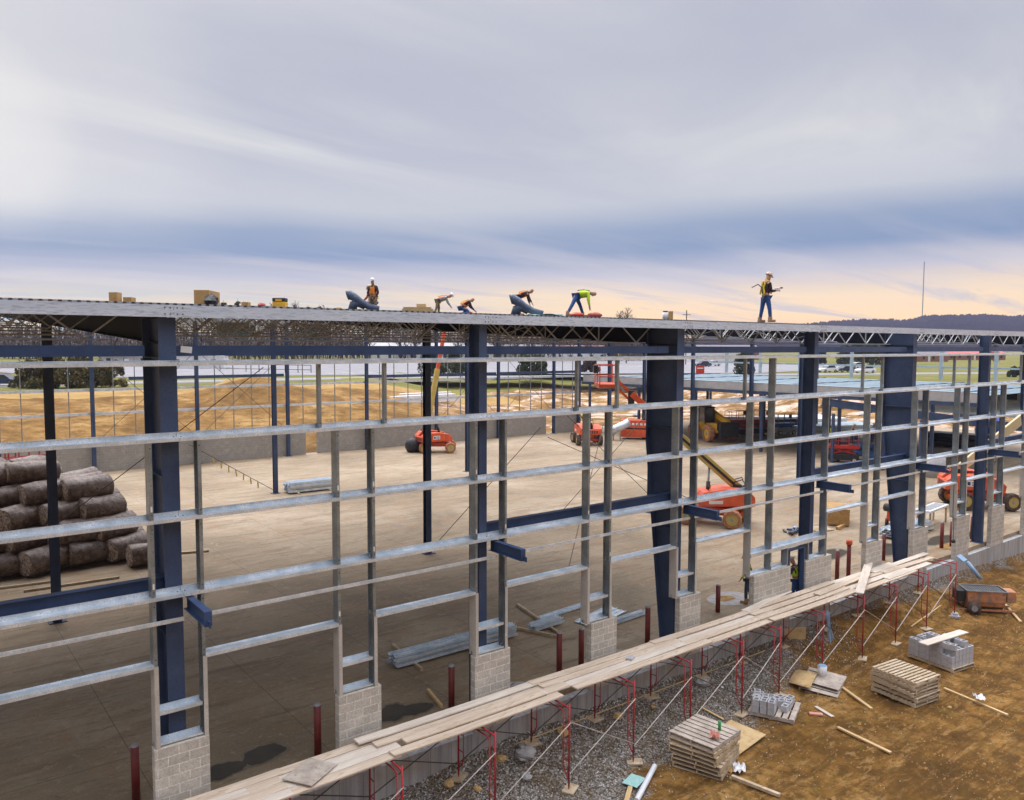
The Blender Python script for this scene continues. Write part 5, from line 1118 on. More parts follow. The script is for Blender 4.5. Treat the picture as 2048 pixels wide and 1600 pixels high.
# stored steel and sheet stacks on the dirt beyond the slab
def ground_stack(u, D, name, label, m, n, lay, L, wd, hh, rz_=None):
    r0 = (u - 1024) / 1600.76 * D; x = -4.3 + r0 * sin(TH) + D * cos(TH); y = -16.43 - r0 * cos(TH) + D * sin(TH)
    t = thing(name, label, 'steel stack', (x, y, gz(x, y)), left if rz_ is None else rz_)
    for q in (-L * .3, L * .3): MB().box(q - .1, q + .1, -n * wd * .55, n * wd * .55, 0, .14).build('dunnage', 'pallet', t)
    for l_ in range(lay):
        for i in range(n): j = random.uniform(-.5, .5); MB().box(-L / 2 + j, L / 2 + j, (i - n / 2) * wd, (i - n / 2) * wd + wd * .82, .15 + l_ * hh, .15 + l_ * hh + hh * .85).build('member', m, t)
    return t
ground_stack(1528, 96, 'beam_stack', 'dark stack of long beams on the dirt beyond the slab', 'rod', 5, 3, 11, .7, .4)
ground_stack(1608, 99, 'sheet_stack', 'pale layered sheet stack on the dirt right of the dark beams', 'white', 5, 3, 9, 1.1, .35, left + .3)
ground_stack(1672, 92, 'sheet_stack', 'grey white decking bundles behind the fourth wall column', 'teal', 4, 3, 8, 1.0, .3, left + .2)
ground_stack(1452, 100, 'rebar_stack', 'low stack of rusty bars on the dirt near the telehandler', 'mixer', 6, 2, 8, .3, .2)
ground_stack(1760, 78, 'debris_stack', 'mixed pale bundles on the dirt behind the blue lift', 'panel', 4, 2, 5, .8, .35)
for i in range(16):
    u = 1165 + i * 40 + random.uniform(-15, 15); D = random.uniform(84, 118); r0 = (u - 1024) / 1600.76 * D; x = -4.3 + r0 * sin(TH) + D * cos(TH); y = -16.43 - r0 * cos(TH) + D * sin(TH)
    if y < 53 and x < 96: continue
    o = MB().ball((0, 0, 0), random.uniform(.3, .9), 9, 6, 1.6, 1, .5, .25).build('rubble_pile', random.choice(['rock', 'tanrock', 'rock'])); o.location = (x, y, gz(x, y) + .1); tag(o, 'pale rubble mound beyond the slab, %s from the left' % ORD[i], 'rubble', 'rubble mounds beyond the slab')
# ------------------------------------------------------------------ lower wing beyond the main frame
W = thing('low_steel_building', 'lower steel wing with grey fascia panels and pale teal roof purlins', 'building')
for i in range(17):
    y = 8.4 + i * 2.44; y1 = y + 2.43; MB().box(57.42, 57.52, y, y1, 5.66, 6.34).build('fascia_panel', 'panel', W)
MB().box(57.30, 57.50, 8.4, 50, 5.36, 5.64).build('edge_beam', 'navy', W); MB().box(57.40, 57.60, 8.4, 50, 6.345, 6.39).build('coping', 'teal', W)
for i in range(6):
    y = 12 + i * 7.6
    for x in (58.6, 70, 80.2): MB().box(x - .11, x + .11, y - .11, y + .11, 0, 5.9).build('column', 'navy', W)
    MB().box(57.6, 82, y - .08, y + .08, 5.8, 6.1).build('rafter', 'navy', W)
for i in range(10): MB().box(59.4 + i * 2.3, 59.9 + i * 2.3, 9, 50, 6.035, 6.06).build('purlin', 'teal', W)
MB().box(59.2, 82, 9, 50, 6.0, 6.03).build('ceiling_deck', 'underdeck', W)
for i, y in enumerate((15.9, 21.0, 30.6, 37.0, 42.4, 47.4)): MB().box(79.86, 80.14, y - .14, y + .14, 6.3, 9.5).build('upper_post', 'teal', W)
MB().box(79.95, 80.05, 12, 50, 7.5, 7.68).build('upper_rail', 'teal', W)
for y in (20.6, 30.0): MB().box(72, 72.25, y - .12, y + .12, 6.3, 9.6).build('upper_post', 'navy', W)
# second canopy roof nearer on the right
W2 = thing('entrance_canopy_frame', 'sloping navy beam and flat teal roof frame at the right behind the columns', 'canopy frame')
g = MB(); g.bar((57.5, 20.5, 5.06), (57.5, 8.6, 4.25), .2, .62); g.build('sloping_beam', 'navy', W2)
g = MB(); g.bar((57.5, 8.6, 4.25), (57.5, -2, 3.9), .2, .55); g.build('sloping_beam', 'navy', W2)
for y in (19.5, 12.3, 5.2): MB().box(57.4, 57.6, y - .1, y + .1, 0, 4.1).build('column', 'navy', W2)
for i in range(10): MB().box(60 + i * 2.1, 60.22 + i * 2.1, -2, 17, 4.605, 4.76).build('purlin', 'teal', W2)
for y in (-2, 4.3, 10.6, 16.9): MB().box(58, 81, y - .1, y + .1, 4.3, 4.6).build('cross_beam', 'navy', W2)
MB().box(76.0, 81.0, 12.2, 16.2, 4.79, 6.0).build('roof_box', 'panel', W2); MB().box(75.98, 76.0, 12.5, 13.6, 4.9, 5.9).build('opening', 'black', W2)

# ------------------------------------------------------------------ people
def skin_obj(name, m, parent, verts, edges, root=0, sub=1):
    me = bpy.data.meshes.new(name); me.from_pydata([v[0] for v in verts], edges, []); me.materials.append(M[m])
    o = bpy.data.objects.new(name, me); C.objects.link(o); o.parent = parent
    o.modifiers.new('skin', 'SKIN').use_smooth_shade = True
    bm = bmesh.new(); bm.from_mesh(me); ly = bm.verts.layers.skin.verify()
    for i, v in enumerate(bm.verts):
        r = verts[i][1]; v[ly].radius = (r, r) if not isinstance(r, tuple) else r; v[ly].use_root = (i == root)
    bm.to_mesh(me); bm.free()
    if sub: s_ = o.modifiers.new('subsurf', 'SUBSURF'); s_.levels = sub; s_.render_levels = sub
    return o
def person(label, loc, rzv, lean=3, hipz=None, legs=((5, 5, .1), (-5, 5, .1)), arms=((10, 20, .1), (10, 20, .1)), head=10, vest='hivis_or', top='darkcloth', trs='denim', hat='helmet', sc=1.0, sleeve=True, mask=None, lanyard=False, device=False, group=None):
    t = thing('person', label, 'person', loc, rzv, group); t.scale = (sc, sc, sc); ln = R(lean)
    # legs first with hip at origin
    pts = []
    for s, (p, kn, sp) in zip((-1, 1), legs):
        a = R(p); b = R(p - kn); hj = Vector((s * .10, 0, 0)); k_ = hj + Vector((s * sp * .42, sin(a) * .43, -cos(a) * .43)); an = k_ + Vector((s * sp * .25, sin(b) * .42, -cos(b) * .42)); pts.append((hj, k_, an))
    zmin = min(p[2].z for p in pts); H = Vector((0, -.12 * sin(ln) * 1.2, -zmin + .09))
    td = Vector((0, sin(ln), cos(ln))); fwv = Vector((0, cos(ln), -sin(ln)))
    ch = H + td * .30; sh = H + td * .47; nk = H + td * .55; hl = R(lean * .75 + head); hd = Vector((0, sin(hl), cos(hl))); hf = Vector((0, cos(hl), -sin(hl)))
    jaw = nk + hd * .09 + hf * .03; cr = nk + hd * .20 + hf * .01; top_ = nk + hd * .26
    V = [(H, (.145, .115)), (ch, (.15, .115)), (sh, (.13, .10)), (nk, .055), (jaw, (.066, .075)), (cr, (.082, .095)), (top_, .07), (jaw + hf * .095 + hd * .035, .016)]
    Ed = [(0, 1), (1, 2), (2, 3), (3, 4), (4, 5), (5, 6), (4, 7)]
    arm_pts = []
    for s, (p, e, out) in zip((-1, 1), arms):
        a = R(p); b = R(p + e); s0 = sh + Vector((s * .18, 0, 0)); el_ = s0 + Vector((s * out * .28, sin(a) * .28, -cos(a) * .28)); wr = el_ + Vector((-s * out * .25, sin(b) * .25, -cos(b) * .25)); d = (wr - el_).normalized(); pm = wr + d * .07
        n0 = len(V); V += [(s0, .055), (el_, .043), (wr, .028), (pm, (.036, .022))]; Ed += [(2, n0), (n0, n0 + 1), (n0 + 1, n0 + 2), (n0 + 2, n0 + 3)]
        side = Vector((s, 0, 0)); side = (side - d * side.dot(d)).normalized(); nrm_ = d.cross(side)
        for q, (off, L) in enumerate(((-.030, .072), (-.010, .082), (.010, .077), (.030, .060))):
            m0 = len(V); b0 = pm + side * off; V += [(b0 + d * .03, .0095), (b0 + d * (.03 + L * .5) + nrm_ * .006, .009), (b0 + d * (.03 + L * .85) + nrm_ * .024, .008)]; Ed += [(n0 + 3, m0), (m0, m0 + 1), (m0 + 1, m0 + 2)]
        m0 = len(V); V += [(wr + d * .03 - side * .032, .011), (wr + d * .075 - side * .055 + nrm_ * .015, .0095)]; Ed += [(n0 + 2, m0), (m0, m0 + 1)]
        arm_pts.append((s0, el_, wr, pm))
    for s, (hj, k_, an) in zip((-1, 1), pts):
        n0 = len(V); V += [(H + hj, .085), (H + k_, .058), (H + an, .04), (H + an + Vector((0, .16, -.05)), .035)]; Ed += [(0, n0), (n0, n0 + 1), (n0 + 1, n0 + 2), (n0 + 2, n0 + 3)]
    skin_obj('body', 'skin', t, V, Ed)
    # trousers, boots
    V2 = [(H + td * .05, (.165, .135))]; E2 = []
    for s, (hj, k_, an) in zip((-1, 1), pts):
        n0 = len(V2); V2 += [(H + hj * 1.05 + Vector((0, 0, -.06)), .105), (H + k_, .075), (H + an + Vector((0, 0, .05)), .062)]; E2 += [(0, n0), (n0, n0 + 1), (n0 + 1, n0 + 2)]
        b = MB(); A_ = H + an; b.obox(A_ + Vector((0, .06, -.035)), (.105, .29, .09)); b.obox(A_ + Vector((0, -.01, .05)), (.10, .13, .13)); bo = b.build('boot', 'boot', t, bevel=.02)
    skin_obj('trousers', trs, t, V2, E2)
    V3 = [(H + td * .06, (.165, .13)), (ch, (.175, .135)), (sh, (.15, .115)), (nk - td * .02, .075)]; E3 = [(0, 1), (1, 2), (2, 3)]
    for (s0, el_, wr, pm) in arm_pts:
        n0 = len(V3); V3 += [(s0, .075), (el_, .06), (el_.lerp(wr, .85 if sleeve else .1), .045)]; E3 += [(2, n0), (n0, n0 + 1), (n0 + 1, n0 + 2)]
    skin_obj('jacket', top, t, V3, E3, root=1)
    if vest: skin_obj('vest', vest, t, [(H + td * .10, (.18, .145)), (ch, (.188, .15)), (sh + td * .005, (.155, .125))], [(0, 1), (1, 2)], root=1)
    # harness straps over the vest
    q = [ch + td * .17 + Vector((s * .09, 0, 0)) + fwv * f for s, f in ((-1, -.135), (1, .0))]
    skin_obj('belt', 'boom' if vest else 'strap', t, [(H + td * .03 + Vector((-.02, 0, 0)), (.185, .155)), (H + td * .09, (.185, .155))], [(0, 1)], sub=1)
    g = MB()
    for s in (-1, 1):
        g.tube([H + td * .08 + Vector((s * .12, 0, 0)) - fwv * .15, ch + Vector((s * .06, 0, 0)) - fwv * .155, sh + td * .06 + Vector((s * .09, 0, 0)) - fwv * .09, sh + td * .09 + Vector((s * .10, 0, 0)), sh + Vector((s * .09, 0, 0)) + fwv * .13, H + td * .10 + Vector((s * .10, 0, 0)) + fwv * .155], .014 if vest else .035, 6)
    g.build('harness', 'black' if vest == 'hivis_ye' else 'strap', t)
    if hat:
        hm = MB().ball((0, 0, 0), .125, 14, 6, .95, 1.12, .95, 0, True); hm.tube([(0, .0, -.005), (0, .0, .004)], .124, 16); hm.add([(-.07, .11, .004), (.07, .11, .004), (.05, .185, -.008), (-.05, .185, -.008), (-.07, .11, -.004), (.07, .11, -.004), (.05, .185, -.014), (-.05, .185, -.014)], [(0, 1, 2, 3), (7, 6, 5, 4), (2, 6, 7, 3), (1, 5, 6, 2), (0, 3, 7, 4)])
        ho = hm.build('hard_hat', hat, t, True); ho.location = cr + hd * .045; ho.rotation_euler = (-hl, 0, 0)
    if mask: skin_obj('gaiter', mask, t, [(nk + hd * .01, .075), (jaw + hf * .02, (.078, .085)), (jaw + hf * .035 + hd * .04, .07)], [(0, 1), (1, 2)])
    if device: MB().obox(arm_pts[1][3] + Vector((-.12, .06, .06)), (.20, .12, .14)).build('wire_spool', 'whitehelmet', t, bevel=.03); MB().tube([arm_pts[1][3] + Vector((-.1, .1, .1)), arm_pts[1][3] + Vector((-.1, .26, .12))], .03, 6).build('tool', 'black', t)
    if lanyard:
        MB().tube([H + td * .3 - fwv * .16, H + Vector((.1, -.42, .42)), H + Vector((.1, -.68, .30))], .018, 5).build('lanyard', 'black', t)
        MB().tube([H + Vector((-.15, .1, .1)), H + Vector((-.16, .28, .0)), H + Vector((-.16, .30, -.12)), H + Vector((-.15, .12, -.15)), H + Vector((-.15, .05, .02))], .008, 5).build('cord', 'rod', t)
        MB().tube([H + Vector((.12, -.12, .12)), H + Vector((.14, -.26, .02)), H + Vector((.14, -.24, -.22)), H + Vector((.12, -.12, -.1))], .008, 5).build('rope_loop', 'rod', t)
    return t
fr = -pi / 2 + atan2(-.789 * 1, .614) + pi / 2   # picture right direction angle
right_rot = atan2(-.614, .789) - pi / 2        # facing +Y local -> picture right
rzf = lambda y: rz(y) + .03
person('worker standing on the roof edge in blue jeans and yellow harness, looking down', (22.35, 2.0, rzf(2.0)), right_rot + .35, lean=2, legs=((-4, 3, .12), (9, 6, .12)), arms=((12, 75, .1), (14, 78, .05)), head=22, vest=None, top='darkcloth', trs='denim', mask='bluecloth', lanyard=True, device=True, sc=1.06)
person('worker in orange vest standing at the back of the roof with arms at his sides', (12.9, 15.8, rzf(15.8) - .25), right_rot - 1.9, lean=3, arms=((4, 10, .35), (6, 12, .35)), vest='hivis_or', top='darkcloth', trs='khaki', hat='whitehelmet', sc=.93)
person('bent over roof worker in khaki trousers and orange vest, white helmet', (17.4, 17.3, rzf(17.3) - .22), right_rot + .1, lean=72, legs=((10, 16, .2), (-8, 10, .2)), arms=((25, 10, .1), (15, 20, .1)), head=10, vest='hivis_or', top='hivis_ye' if False else 'grey', trs='khaki', hat='whitehelmet', sc=.92)
person('crouching roof worker in red and orange vest with blue trousers', (18.3, 16.6, rzf(16.6) - .2), right_rot + .3, lean=55, legs=((75, 125, .3), (60, 120, .3)), arms=((30, 25, .1), (20, 25, .1)), head=20, vest='hivis_or', top='darkcloth', trs='denim', hat=None)
person('dark clad roof worker in orange vest bending behind the second membrane roll', (20.2, 14.4, rzf(14.4)), right_rot, lean=74, legs=((12, 10, .2), (-4, 12, .2)), arms=((10, 8, .1), (20, 10, .1)), head=-5, vest='hivis_or', top='darkcloth', trs='darkdenim', hat=None, sc=1.02)
person('roof worker in bright yellow shirt and jeans bent double with legs apart', (19.5, 9.4, rzf(9.4)), right_rot, lean=84, legs=((24, 6, .38), (-22, 4, .38)), arms=((8, 5, .1), (2, 5, .15)), head=30, vest='hivis_ye', top='hivis_ye', trs='denim', hat=None, sc=1.1)
person('partly hidden worker kneeling beside the first membrane roll', (13.9, 17.6, rzf(17.6) - .05), right_rot + 2.6, lean=25, legs=((80, 130, .2), (70, 125, .2)), arms=((30, 30, .1), (30, 30, .1)), head=15, vest=None, top='redbag', trs='darkdenim', hat='helmet')
person('worker in yellow green vest and jeans standing in the narrow doorway, back turned', (22.48, .5, .005), .35, lean=6, arms=((25, 40, .1), (30, 50, .1)), head=15, vest='hivis_ye', top='darkdenim', trs='denim', hat='helmet', sc=.98)
person('worker in yellow green vest mostly hidden by a stud left of the block panel', (21.06, 1.6, .005), .5, lean=4, arms=((10, 25, .1), (10, 25, .1)), vest='hivis_ye', top='hivis_ye', trs='darkdenim', hat='helmet')
person('worker in lime vest riding the near red scissor lift, left one', (58.0, 19.9, 1.42), -2.2, lean=8, vest='hivis_ye', top='grey', trs='darkdenim', hat='whitehelmet')
person('worker in dark red jacket on the near red scissor lift, right one', (59.1, 18.7, 1.42), -2.6, lean=12, vest='hivis_or', top='darkcloth', trs='darkdenim', hat='helmet')
person('worker in lime vest on the blue scissor lift', (61.9, 18.4, 1.33), -1.9, lean=8, vest='hivis_ye', top='bluecloth', trs='darkdenim', hat='whitehelmet')

# ------------------------------------------------------------------ things on the roof deck
def onroof(mb, name, m, loc, rot, label, cat, smooth=False, bevel=0):
    o = mb.build(name, m, smooth=smooth, bevel=bevel); o.location = (loc[0], loc[1], rzf(loc[1]) + loc[2]); o.rotation_euler = rot if isinstance(rot, tuple) else (0, 0, rot); return tag(o, label, cat)
onroof(MB().obox((0, 0, .18), (.36, .30, .36)), 'cardboard_box', 'cardboard', (2.3, 15.6, 0), right_rot, 'small open cardboard box on the roof at the far left', 'box'); onroof(MB().obox((0, 0, .10), (.36, .30, .20)), 'cardboard_box', 'cardboard', (2.75, 15.5, 0), right_rot, 'low cardboard box touching the small open box on the roof', 'box')
onroof(MB().obox((0, 0, .24), (1.25, .5, .48)), 'cardboard_carton', 'cardboard', (4.4, 11.8, 0), right_rot + pi / 2 - 1.5, 'long cardboard carton on the roof above the nearest column', 'box', bevel=.01)
o = onroof(MB().ball((0, 0, 0), .25, 10, 6, 2.0, .8, .9, .15), 'black_bag', 'black', (4.35, 11.2, .14), right_rot + .1, 'black shiny bag slumped against the long cardboard carton', 'bag')
onroof(MB().obox((0, 0, .10), (.35, .3, .2)), 'cardboard_box', 'cardboard', (8.3, 19.0, 0), right_rot, 'small box on the roof beside a red tool roll', 'box'); onroof(MB().ball((0, 0, .1), .16, 10, 6, 2.2, 1, .7, .1), 'tool_roll', 'redbag', (9.0, 19.0, 0), right_rot, 'dark red tool roll on the roof beside the small box', 'bag')
t = thing('tool_chest', 'yellow tool chest with black lid standing on the roof', 'tool chest', (10.3, 20.1, rzf(20.1)), right_rot + pi / 2); MB().box(-.30, .30, -.25, .25, 0, .28).build('chest', 'yellow', t, bevel=.03); MB().box(-.30, .30, -.25, .25, .281, .46).build('lid', 'black', t, bevel=.03); MB().box(-.15, .15, -.26, -.251, .3, .4).build('latch', 'yellow', t)
t = thing('lumber_stack', 'flat stack of yellow boards on the roof between workers', 'board stack', (16.6, 18.0, rzf(18)), right_rot + pi / 2)
for i in range(3): MB().box(-.85 + i * .05, .8 - i * .1, -.3, .3, i * .085, i * .085 + .075).build('board', 'wood3', t)
MB().box(-.1, .35, -.2, .2, .26, .40).build('block', 'wood3', t)
def bent_roll(loc, rzv, label, sc):
    g = MB(); g.tube([(-.75, 0, .82), (-.62, 0, .86), (-.35, 0, .72), (-.05, 0, .48), (.45, 0, .22), (.95, 0, .10)], .27, 16, True, .16); g.tube([(-.5, .05, -.02), (-.42, .05, .35), (-.15, .05, .42), (.2, .05, .25)], .26, 14, True, .2)
    o = g.build('membrane_roll', 'membrane', smooth=True); o.location = (loc[0], loc[1], rzf(loc[1]) - .02); o.rotation_euler = (0, 0, rzv); o.scale = (sc, sc, sc); return tag(o, label, 'membrane roll')
bent_roll((12.4, 16.0), right_rot + pi / 2, 'upright drooping grey blue membrane roll at the left of the roof', .82); bent_roll((16.6, 9.6), right_rot + pi / 2, 'large slumped grey blue membrane roll in the middle of the roof', .80)
sheet('green_sheet', (17.2, 9.0, rzf(9.0) + .02), (1.4, .8), (0, 0, right_rot + pi / 2), 'mint', 'mint green underlay sheet beneath the middle membrane roll', 'underlay', .06)
for (x, y, s_, m, l) in ((18.9, 8.9, .20, 'redmach', 'bright red sack on the roof between the legs of the bent worker'), (20.7, 9.7, .24, 'redbag', 'faded red sack on the roof right of the bent worker'), (12.0, 17.5, .12, 'cardboard', 'tan scrap on the roof left of the first membrane roll'), (18.9, 17.0, .14, 'redmach', 'small red canister near the bent worker in khaki')):
    onroof(MB().ball((0, 0, 0), s_, 10, 6, 1.5, .8, .55, .1), 'sack', m, (x, y, s_ * .4), right_rot + pi / 2, l, 'sack', True)
t = thing('cooler', 'tan and white water cooler jug standing on the roof deck', 'cooler', (19.6, 4.6, rzf(4.6)), right_rot + pi / 2); t.scale = (.66, .66, .66); MB().tube([(0, 0, 0), (0, 0, .42)], .17, 14).build('jug', 'white', t, True); MB().box(.2, .42, -.15, .15, 0, .48).build('box', 'cardboard', t); MB().tube([(0, 0, .42), (0, 0, .50)], .15, 14).build('lid', 'black', t)

# ------------------------------------------------------------------ beyond the site
def far(u, D, z=4.0):
    r = (u - 1024) / 1600.76 * D; return Vector((-4.3 + r * sin(TH) + D * cos(TH), -16.43 - r * cos(TH) + D * sin(TH), z))
def car(label, loc, rzv, m, sc=1.0):
    t = thing('parked_car', label, 'car', loc, rzv); t.scale = (sc,) * 3
    MB().xprof([(-2.2, .32), (2.2, .32), (2.25, .62), (2.1, .82), (1.2, .95), (-1.9, 1.0), (-2.25, .85)], -.88, .88).build('body', m, t, bevel=.05); MB().xprof([(-1.7, .95), (1.15, .93), (.45, 1.42), (-1.1, 1.46)], -.78, .78).build('cabin_glass', 'carglass', t, bevel=.03); MB().xprof([(-1.12, 1.45), (.48, 1.41), (.40, 1.48), (-1.0, 1.52)], -.74, .74).build('roof', m, t, bevel=.02)
    for x in (-1.35, 1.4):
        for y in (-.8, .8): wheel(t, x, y, .33, .2, 'black', 'grey')
    for y in (-.6, .6): MB().box(2.2, 2.27, y - .15, y + .15, .62, .76).build('headlight', 'white', t)
road_a = atan2(-14, 180)
car('dark blue parked car beside the big shrubs at the far left', far(8, 108, 4.02), left + pi + .05, 'cardark', 1.05)
for u, D, l in ((1712, 205, 'white car on the far verge, farthest of the white cars'), (1655, 172, 'white car in the far lot, leftmost of the near row'), (1730, 168, 'white hatchback in the far lot, rightmost of the near row')): car(l, far(u, D, 4.06), left + .4, 'carwhite')
for u, D, m, l in ((1690, 174, 'cardark', 'dark car between two white cars in the far lot'), (1405, 215, 'cardark', 'dark car beyond the lawn near the road'), (1425, 222, 'carwhite', 'white car at the road beyond the red sign'), (1335, 235, 'carwhite', 'distant white car glimpsed over the wing roof')): car(l, far(u, D, 4.06), left + .3, m)
def gable(label, u, D, w_, d_, h, m, rm, rzv=None, rh=2.0):
    t = thing('house', label, 'house', far(u, D, 3.95), left + .2 if rzv is None else rzv)
    MB().box(-w_ / 2, w_ / 2, -d_ / 2, d_ / 2, 0, h).build('wall', m, t)
    g = MB(); e = .4; g.add([(-w_ / 2 - e, -d_ / 2 - e, h), (w_ / 2 + e, -d_ / 2 - e, h), (w_ / 2 + e, d_ / 2 + e, h), (-w_ / 2 - e, d_ / 2 + e, h), (-w_ / 2 - e, 0, h + rh), (w_ / 2 + e, 0, h + rh)], [(0, 1, 5, 4), (2, 3, 4, 5), (0, 4, 3), (1, 2, 5), (3, 2, 1, 0)]); g.build('roof', rm, t)
    for i in range(int(w_ // 4)):
        x = -w_ / 2 + 2.2 + i * 4
        for s in (-1, 1): MB().box(x - .5, x + .5, s * d_ / 2 - .03, s * d_ / 2 + .03, .9, 2.2).build('window', 'carglass', t)
    MB().box(-.5, .5, d_ / 2 - .02, d_ / 2 + .05, 0, 2.1).build('door', 'white', t); MB().box(-.5, .5, -d_ / 2 - .05, -d_ / 2 + .02, 0, 2.1).build('door', 'white', t); return t
gable('long white low building left of the second column, beyond the road', 395, 190, 13, 8, 3.0, 'white', 'white', rh=.8)
gable('grey roofed house behind the big shrubs at the left', 262, 205, 12, 8, 2.6, 'panel', 'roofgrey'); gable('long pale building seen over the parked rows in the middle', 860, 300, 46, 12, 5, 'white', 'panel', rh=1.5)
gable('red brick ranch house in the distance at the right', 1840, 300, 16, 9, 3, 'brick', 'roofgrey'); gable('white flat commercial building right of the middle column', 1040, 320, 30, 12, 5, 'panel', 'roofgrey', rh=1)
gable('brown brick building behind the round evergreen', 1450, 330, 26, 10, 4, 'brick', 'roofgrey'); gable('long red roofed barn at the right between the narrow columns', 1930, 340, 30, 10, 2.6, 'brick', 'redmach', rh=2.2)
gable('white building peeking above the parked cars at centre right', 1150, 300, 22, 10, 4.5, 'white', 'brick', rh=1.2); gable('low white and blue shop building right of the red sign', 1420, 290, 20, 10, 4, 'white', 'bluemach', rh=.6)
t = thing('red_sign', 'small red board sign standing on the verge beyond the wing', 'sign', far(1400, 150, 3.98), left + .1); MB().box(-.8, .8, -.06, .06, .4, 2.0).build('board', 'redmach', t)
for x in (-.6, .6): MB().box(x - .06, x + .06, -.09, .09, 0, .4).build('post', 'white', t)
MB().box(-.6, .6, -.085, -.065, 1.4, 1.6).build('white_band', 'white', t); MB().box(-.6, .6, .065, .085, 1.4, 1.6).build('white_band', 'white', t)
t = thing('utility_pole', 'wooden utility pole with crossarm standing just above the roof line', 'utility pole', far(1371, 240, 4)); MB().tube([(0, 0, 0), (0, 0, 16.2)], .16, 7).build('pole', 'bark', t); MB().obox((0, 0, 14.9), (2.4, .14, .16), (0, 0, left)).build('crossarm', 'bark', t)
t = thing('radio_mast', 'thin guyed radio mast rising from the wooded hill', 'mast', far(1840, 1400, 40)); MB().tube([(0, 0, 0), (0, 0, 116)], .9, 4).build('mast', 'grey', t)
t = thing('water_tower', 'small dark water tower on the hill crest', 'water tower', far(1779, 1400, 40));
for a in range(4): MB().tube([(4 * cos(a * pi / 2 + .4), 4 * sin(a * pi / 2 + .4), 0), (2.6 * cos(a * pi / 2 + .4), 2.6 * sin(a * pi / 2 + .4), 14)], .5, 4).build('leg', 'rod', t)
MB().tube([(0, 0, 13), (0, 0, 17.5)], 4.2, 12).build('tank', 'rod', t)
# rail fence on the left field
t = thing('rail_fence', 'brown board rail fence on the field behind the parked dark car', 'fence', (0, 0, 0))
P = [far(-120 + i * 26, 122 - i * .9, 4.0) for i in range(9)]
for a, b in zip(P, P[1:]):
    for zz in (.5, .95, 1.35): MB().bar(a + Vector((0, 0, zz)), b + Vector((0, 0, zz)), .05, .14).build('rail', 'pallet', t)
for a in P: MB().box(a.x - .07, a.x + .07, a.y - .07, a.y + .07, 4, 5.5).build('post', 'pallet', t)
t = thing('parking_rail', 'dark horizontal pipe rail fence along the far parking area', 'fence', (0, 0, 0)); P = [far(440 + i * 26, 168 - i * 1.2, 4.05) for i in range(8)]
for a, b in zip(P, P[1:]):
    for zz in (.6, 1.5): MB().bar(a + Vector((0, 0, zz)), b + Vector((0, 0, zz)), .08, .10).build('rail', 'rod', t)
for a in P: MB().box(a.x - .06, a.x + .06, a.y - .06, a.y + .06, 4, 5.6).build('post', 'rod', t)
for i in range(3):
    o = MB().box(-5.5, 5.5, -.5, .5, 0, .45).build('white_roll', 'white'); p = far(835 + 8 * i, 112 - i * 2.5, 0); o.location = (p.x, p.y, gz(p.x, p.y) + .1); o.rotation_euler = (0, 0, .05); tag(o, 'long white wrapped bundle on the dirt behind the rear wall, %s from the back' % ORD[i], 'wrapped bundle')

# vegetation
def leaf_cloud(g, c, r, n, s, flat=1.0, rnd=random):
    for i in range(n):
        th = rnd.uniform(0, 2 * pi); ph = math.acos(rnd.uniform(-1, 1)); rad = r * rnd.uniform(.55, 1) ** .6
        p = Vector(c) + Vector((rad * sin(ph) * cos(th), rad * sin(ph) * sin(th), rad * cos(ph) * flat)); q = Euler((rnd.uniform(0, 6), rnd.uniform(0, 6), rnd.uniform(0, 6))).to_matrix(); sz = s * rnd.uniform(.6, 1.4)
        g.add([p + q @ Vector((-sz, -sz * .5, 0)), p + q @ Vector((sz, -sz * .6, 0)), p + q @ Vector((sz * .3, sz * .8, 0))], [(0, 1, 2)])
def shrub(u, D, h, r, m, label, n=2600, base=4.0, kind='shrub'):
    t = thing('evergreen_' + kind, label, kind, far(u, D, base)); g = MB()
    for i in range(30):
        a = random.uniform(0, 6.28); q = random.uniform(.3, 1) ** .5; f = random.uniform(.08, .92); hh = h * f; rr2 = r * (1 - .55 * f)
        leaf_cloud(g, (rr2 * q * cos(a), rr2 * q * sin(a), hh), h * random.uniform(.09, .17), n // 26, .13 * max(1, D / 110), 1.1)
    for i in range(8): leaf_cloud(g, (random.uniform(-.3, .3) * r, random.uniform(-.3, .3) * r, h * (.15 + .1 * i)), h * .13, n // 26, .15 * max(1, D / 110))
    g.build('crown', m, t)
    MB().tube([(0, 0, -.2), (0, 0, h * .7)], .12, 6, True, .05).build('trunk', 'bark', t)
for u, D, h, r, l in ((62, 104, 3.6, 2.4, 'leftmost rounded shrub of the big dark clump by the car'), (100, 103, 4.2, 2.8, 'second shrub of the big dark clump, tallest'), (142, 104, 4.0, 2.7, 'third shrub of the big dark clump, behind the black column'), (180, 105, 4.1, 2.6, 'fourth shrub of the big dark clump'), (220, 106, 3.5, 2.3, 'rightmost shrub of the big dark clump')): shrub(u, D, h, r, 'shrubleaf', l, 3200)
for u, D, h, r, l, m in ((862, 150, 5.2, 2.6, 'dark evergreen left of the raised orange boom', 'conifer'), (905, 148, 5.4, 2.6, 'dark evergreen just right of the raised orange boom', 'conifer'), (1052, 152, 4.2, 1.8, 'rounded evergreen right of the second wall column', 'conifer'), (1080, 154, 3.9, 1.6, 'smaller evergreen touching the rounded one', 'conifer'),
        (1487, 158, 5.0, 2.0, 'conical evergreen on the verge beyond the wing roof', 'conifer'), (1180, 170, 2.5, 2.4, 'brown leafless hedge clump on the lawn', 'twig'), (2030, 150, 2.0, 1.4, 'low round bush in the lot at the far right', 'conifer')): shrub(u, D, h, r, m, l, 2200, kind='tree' if h > 3.8 else 'shrub')
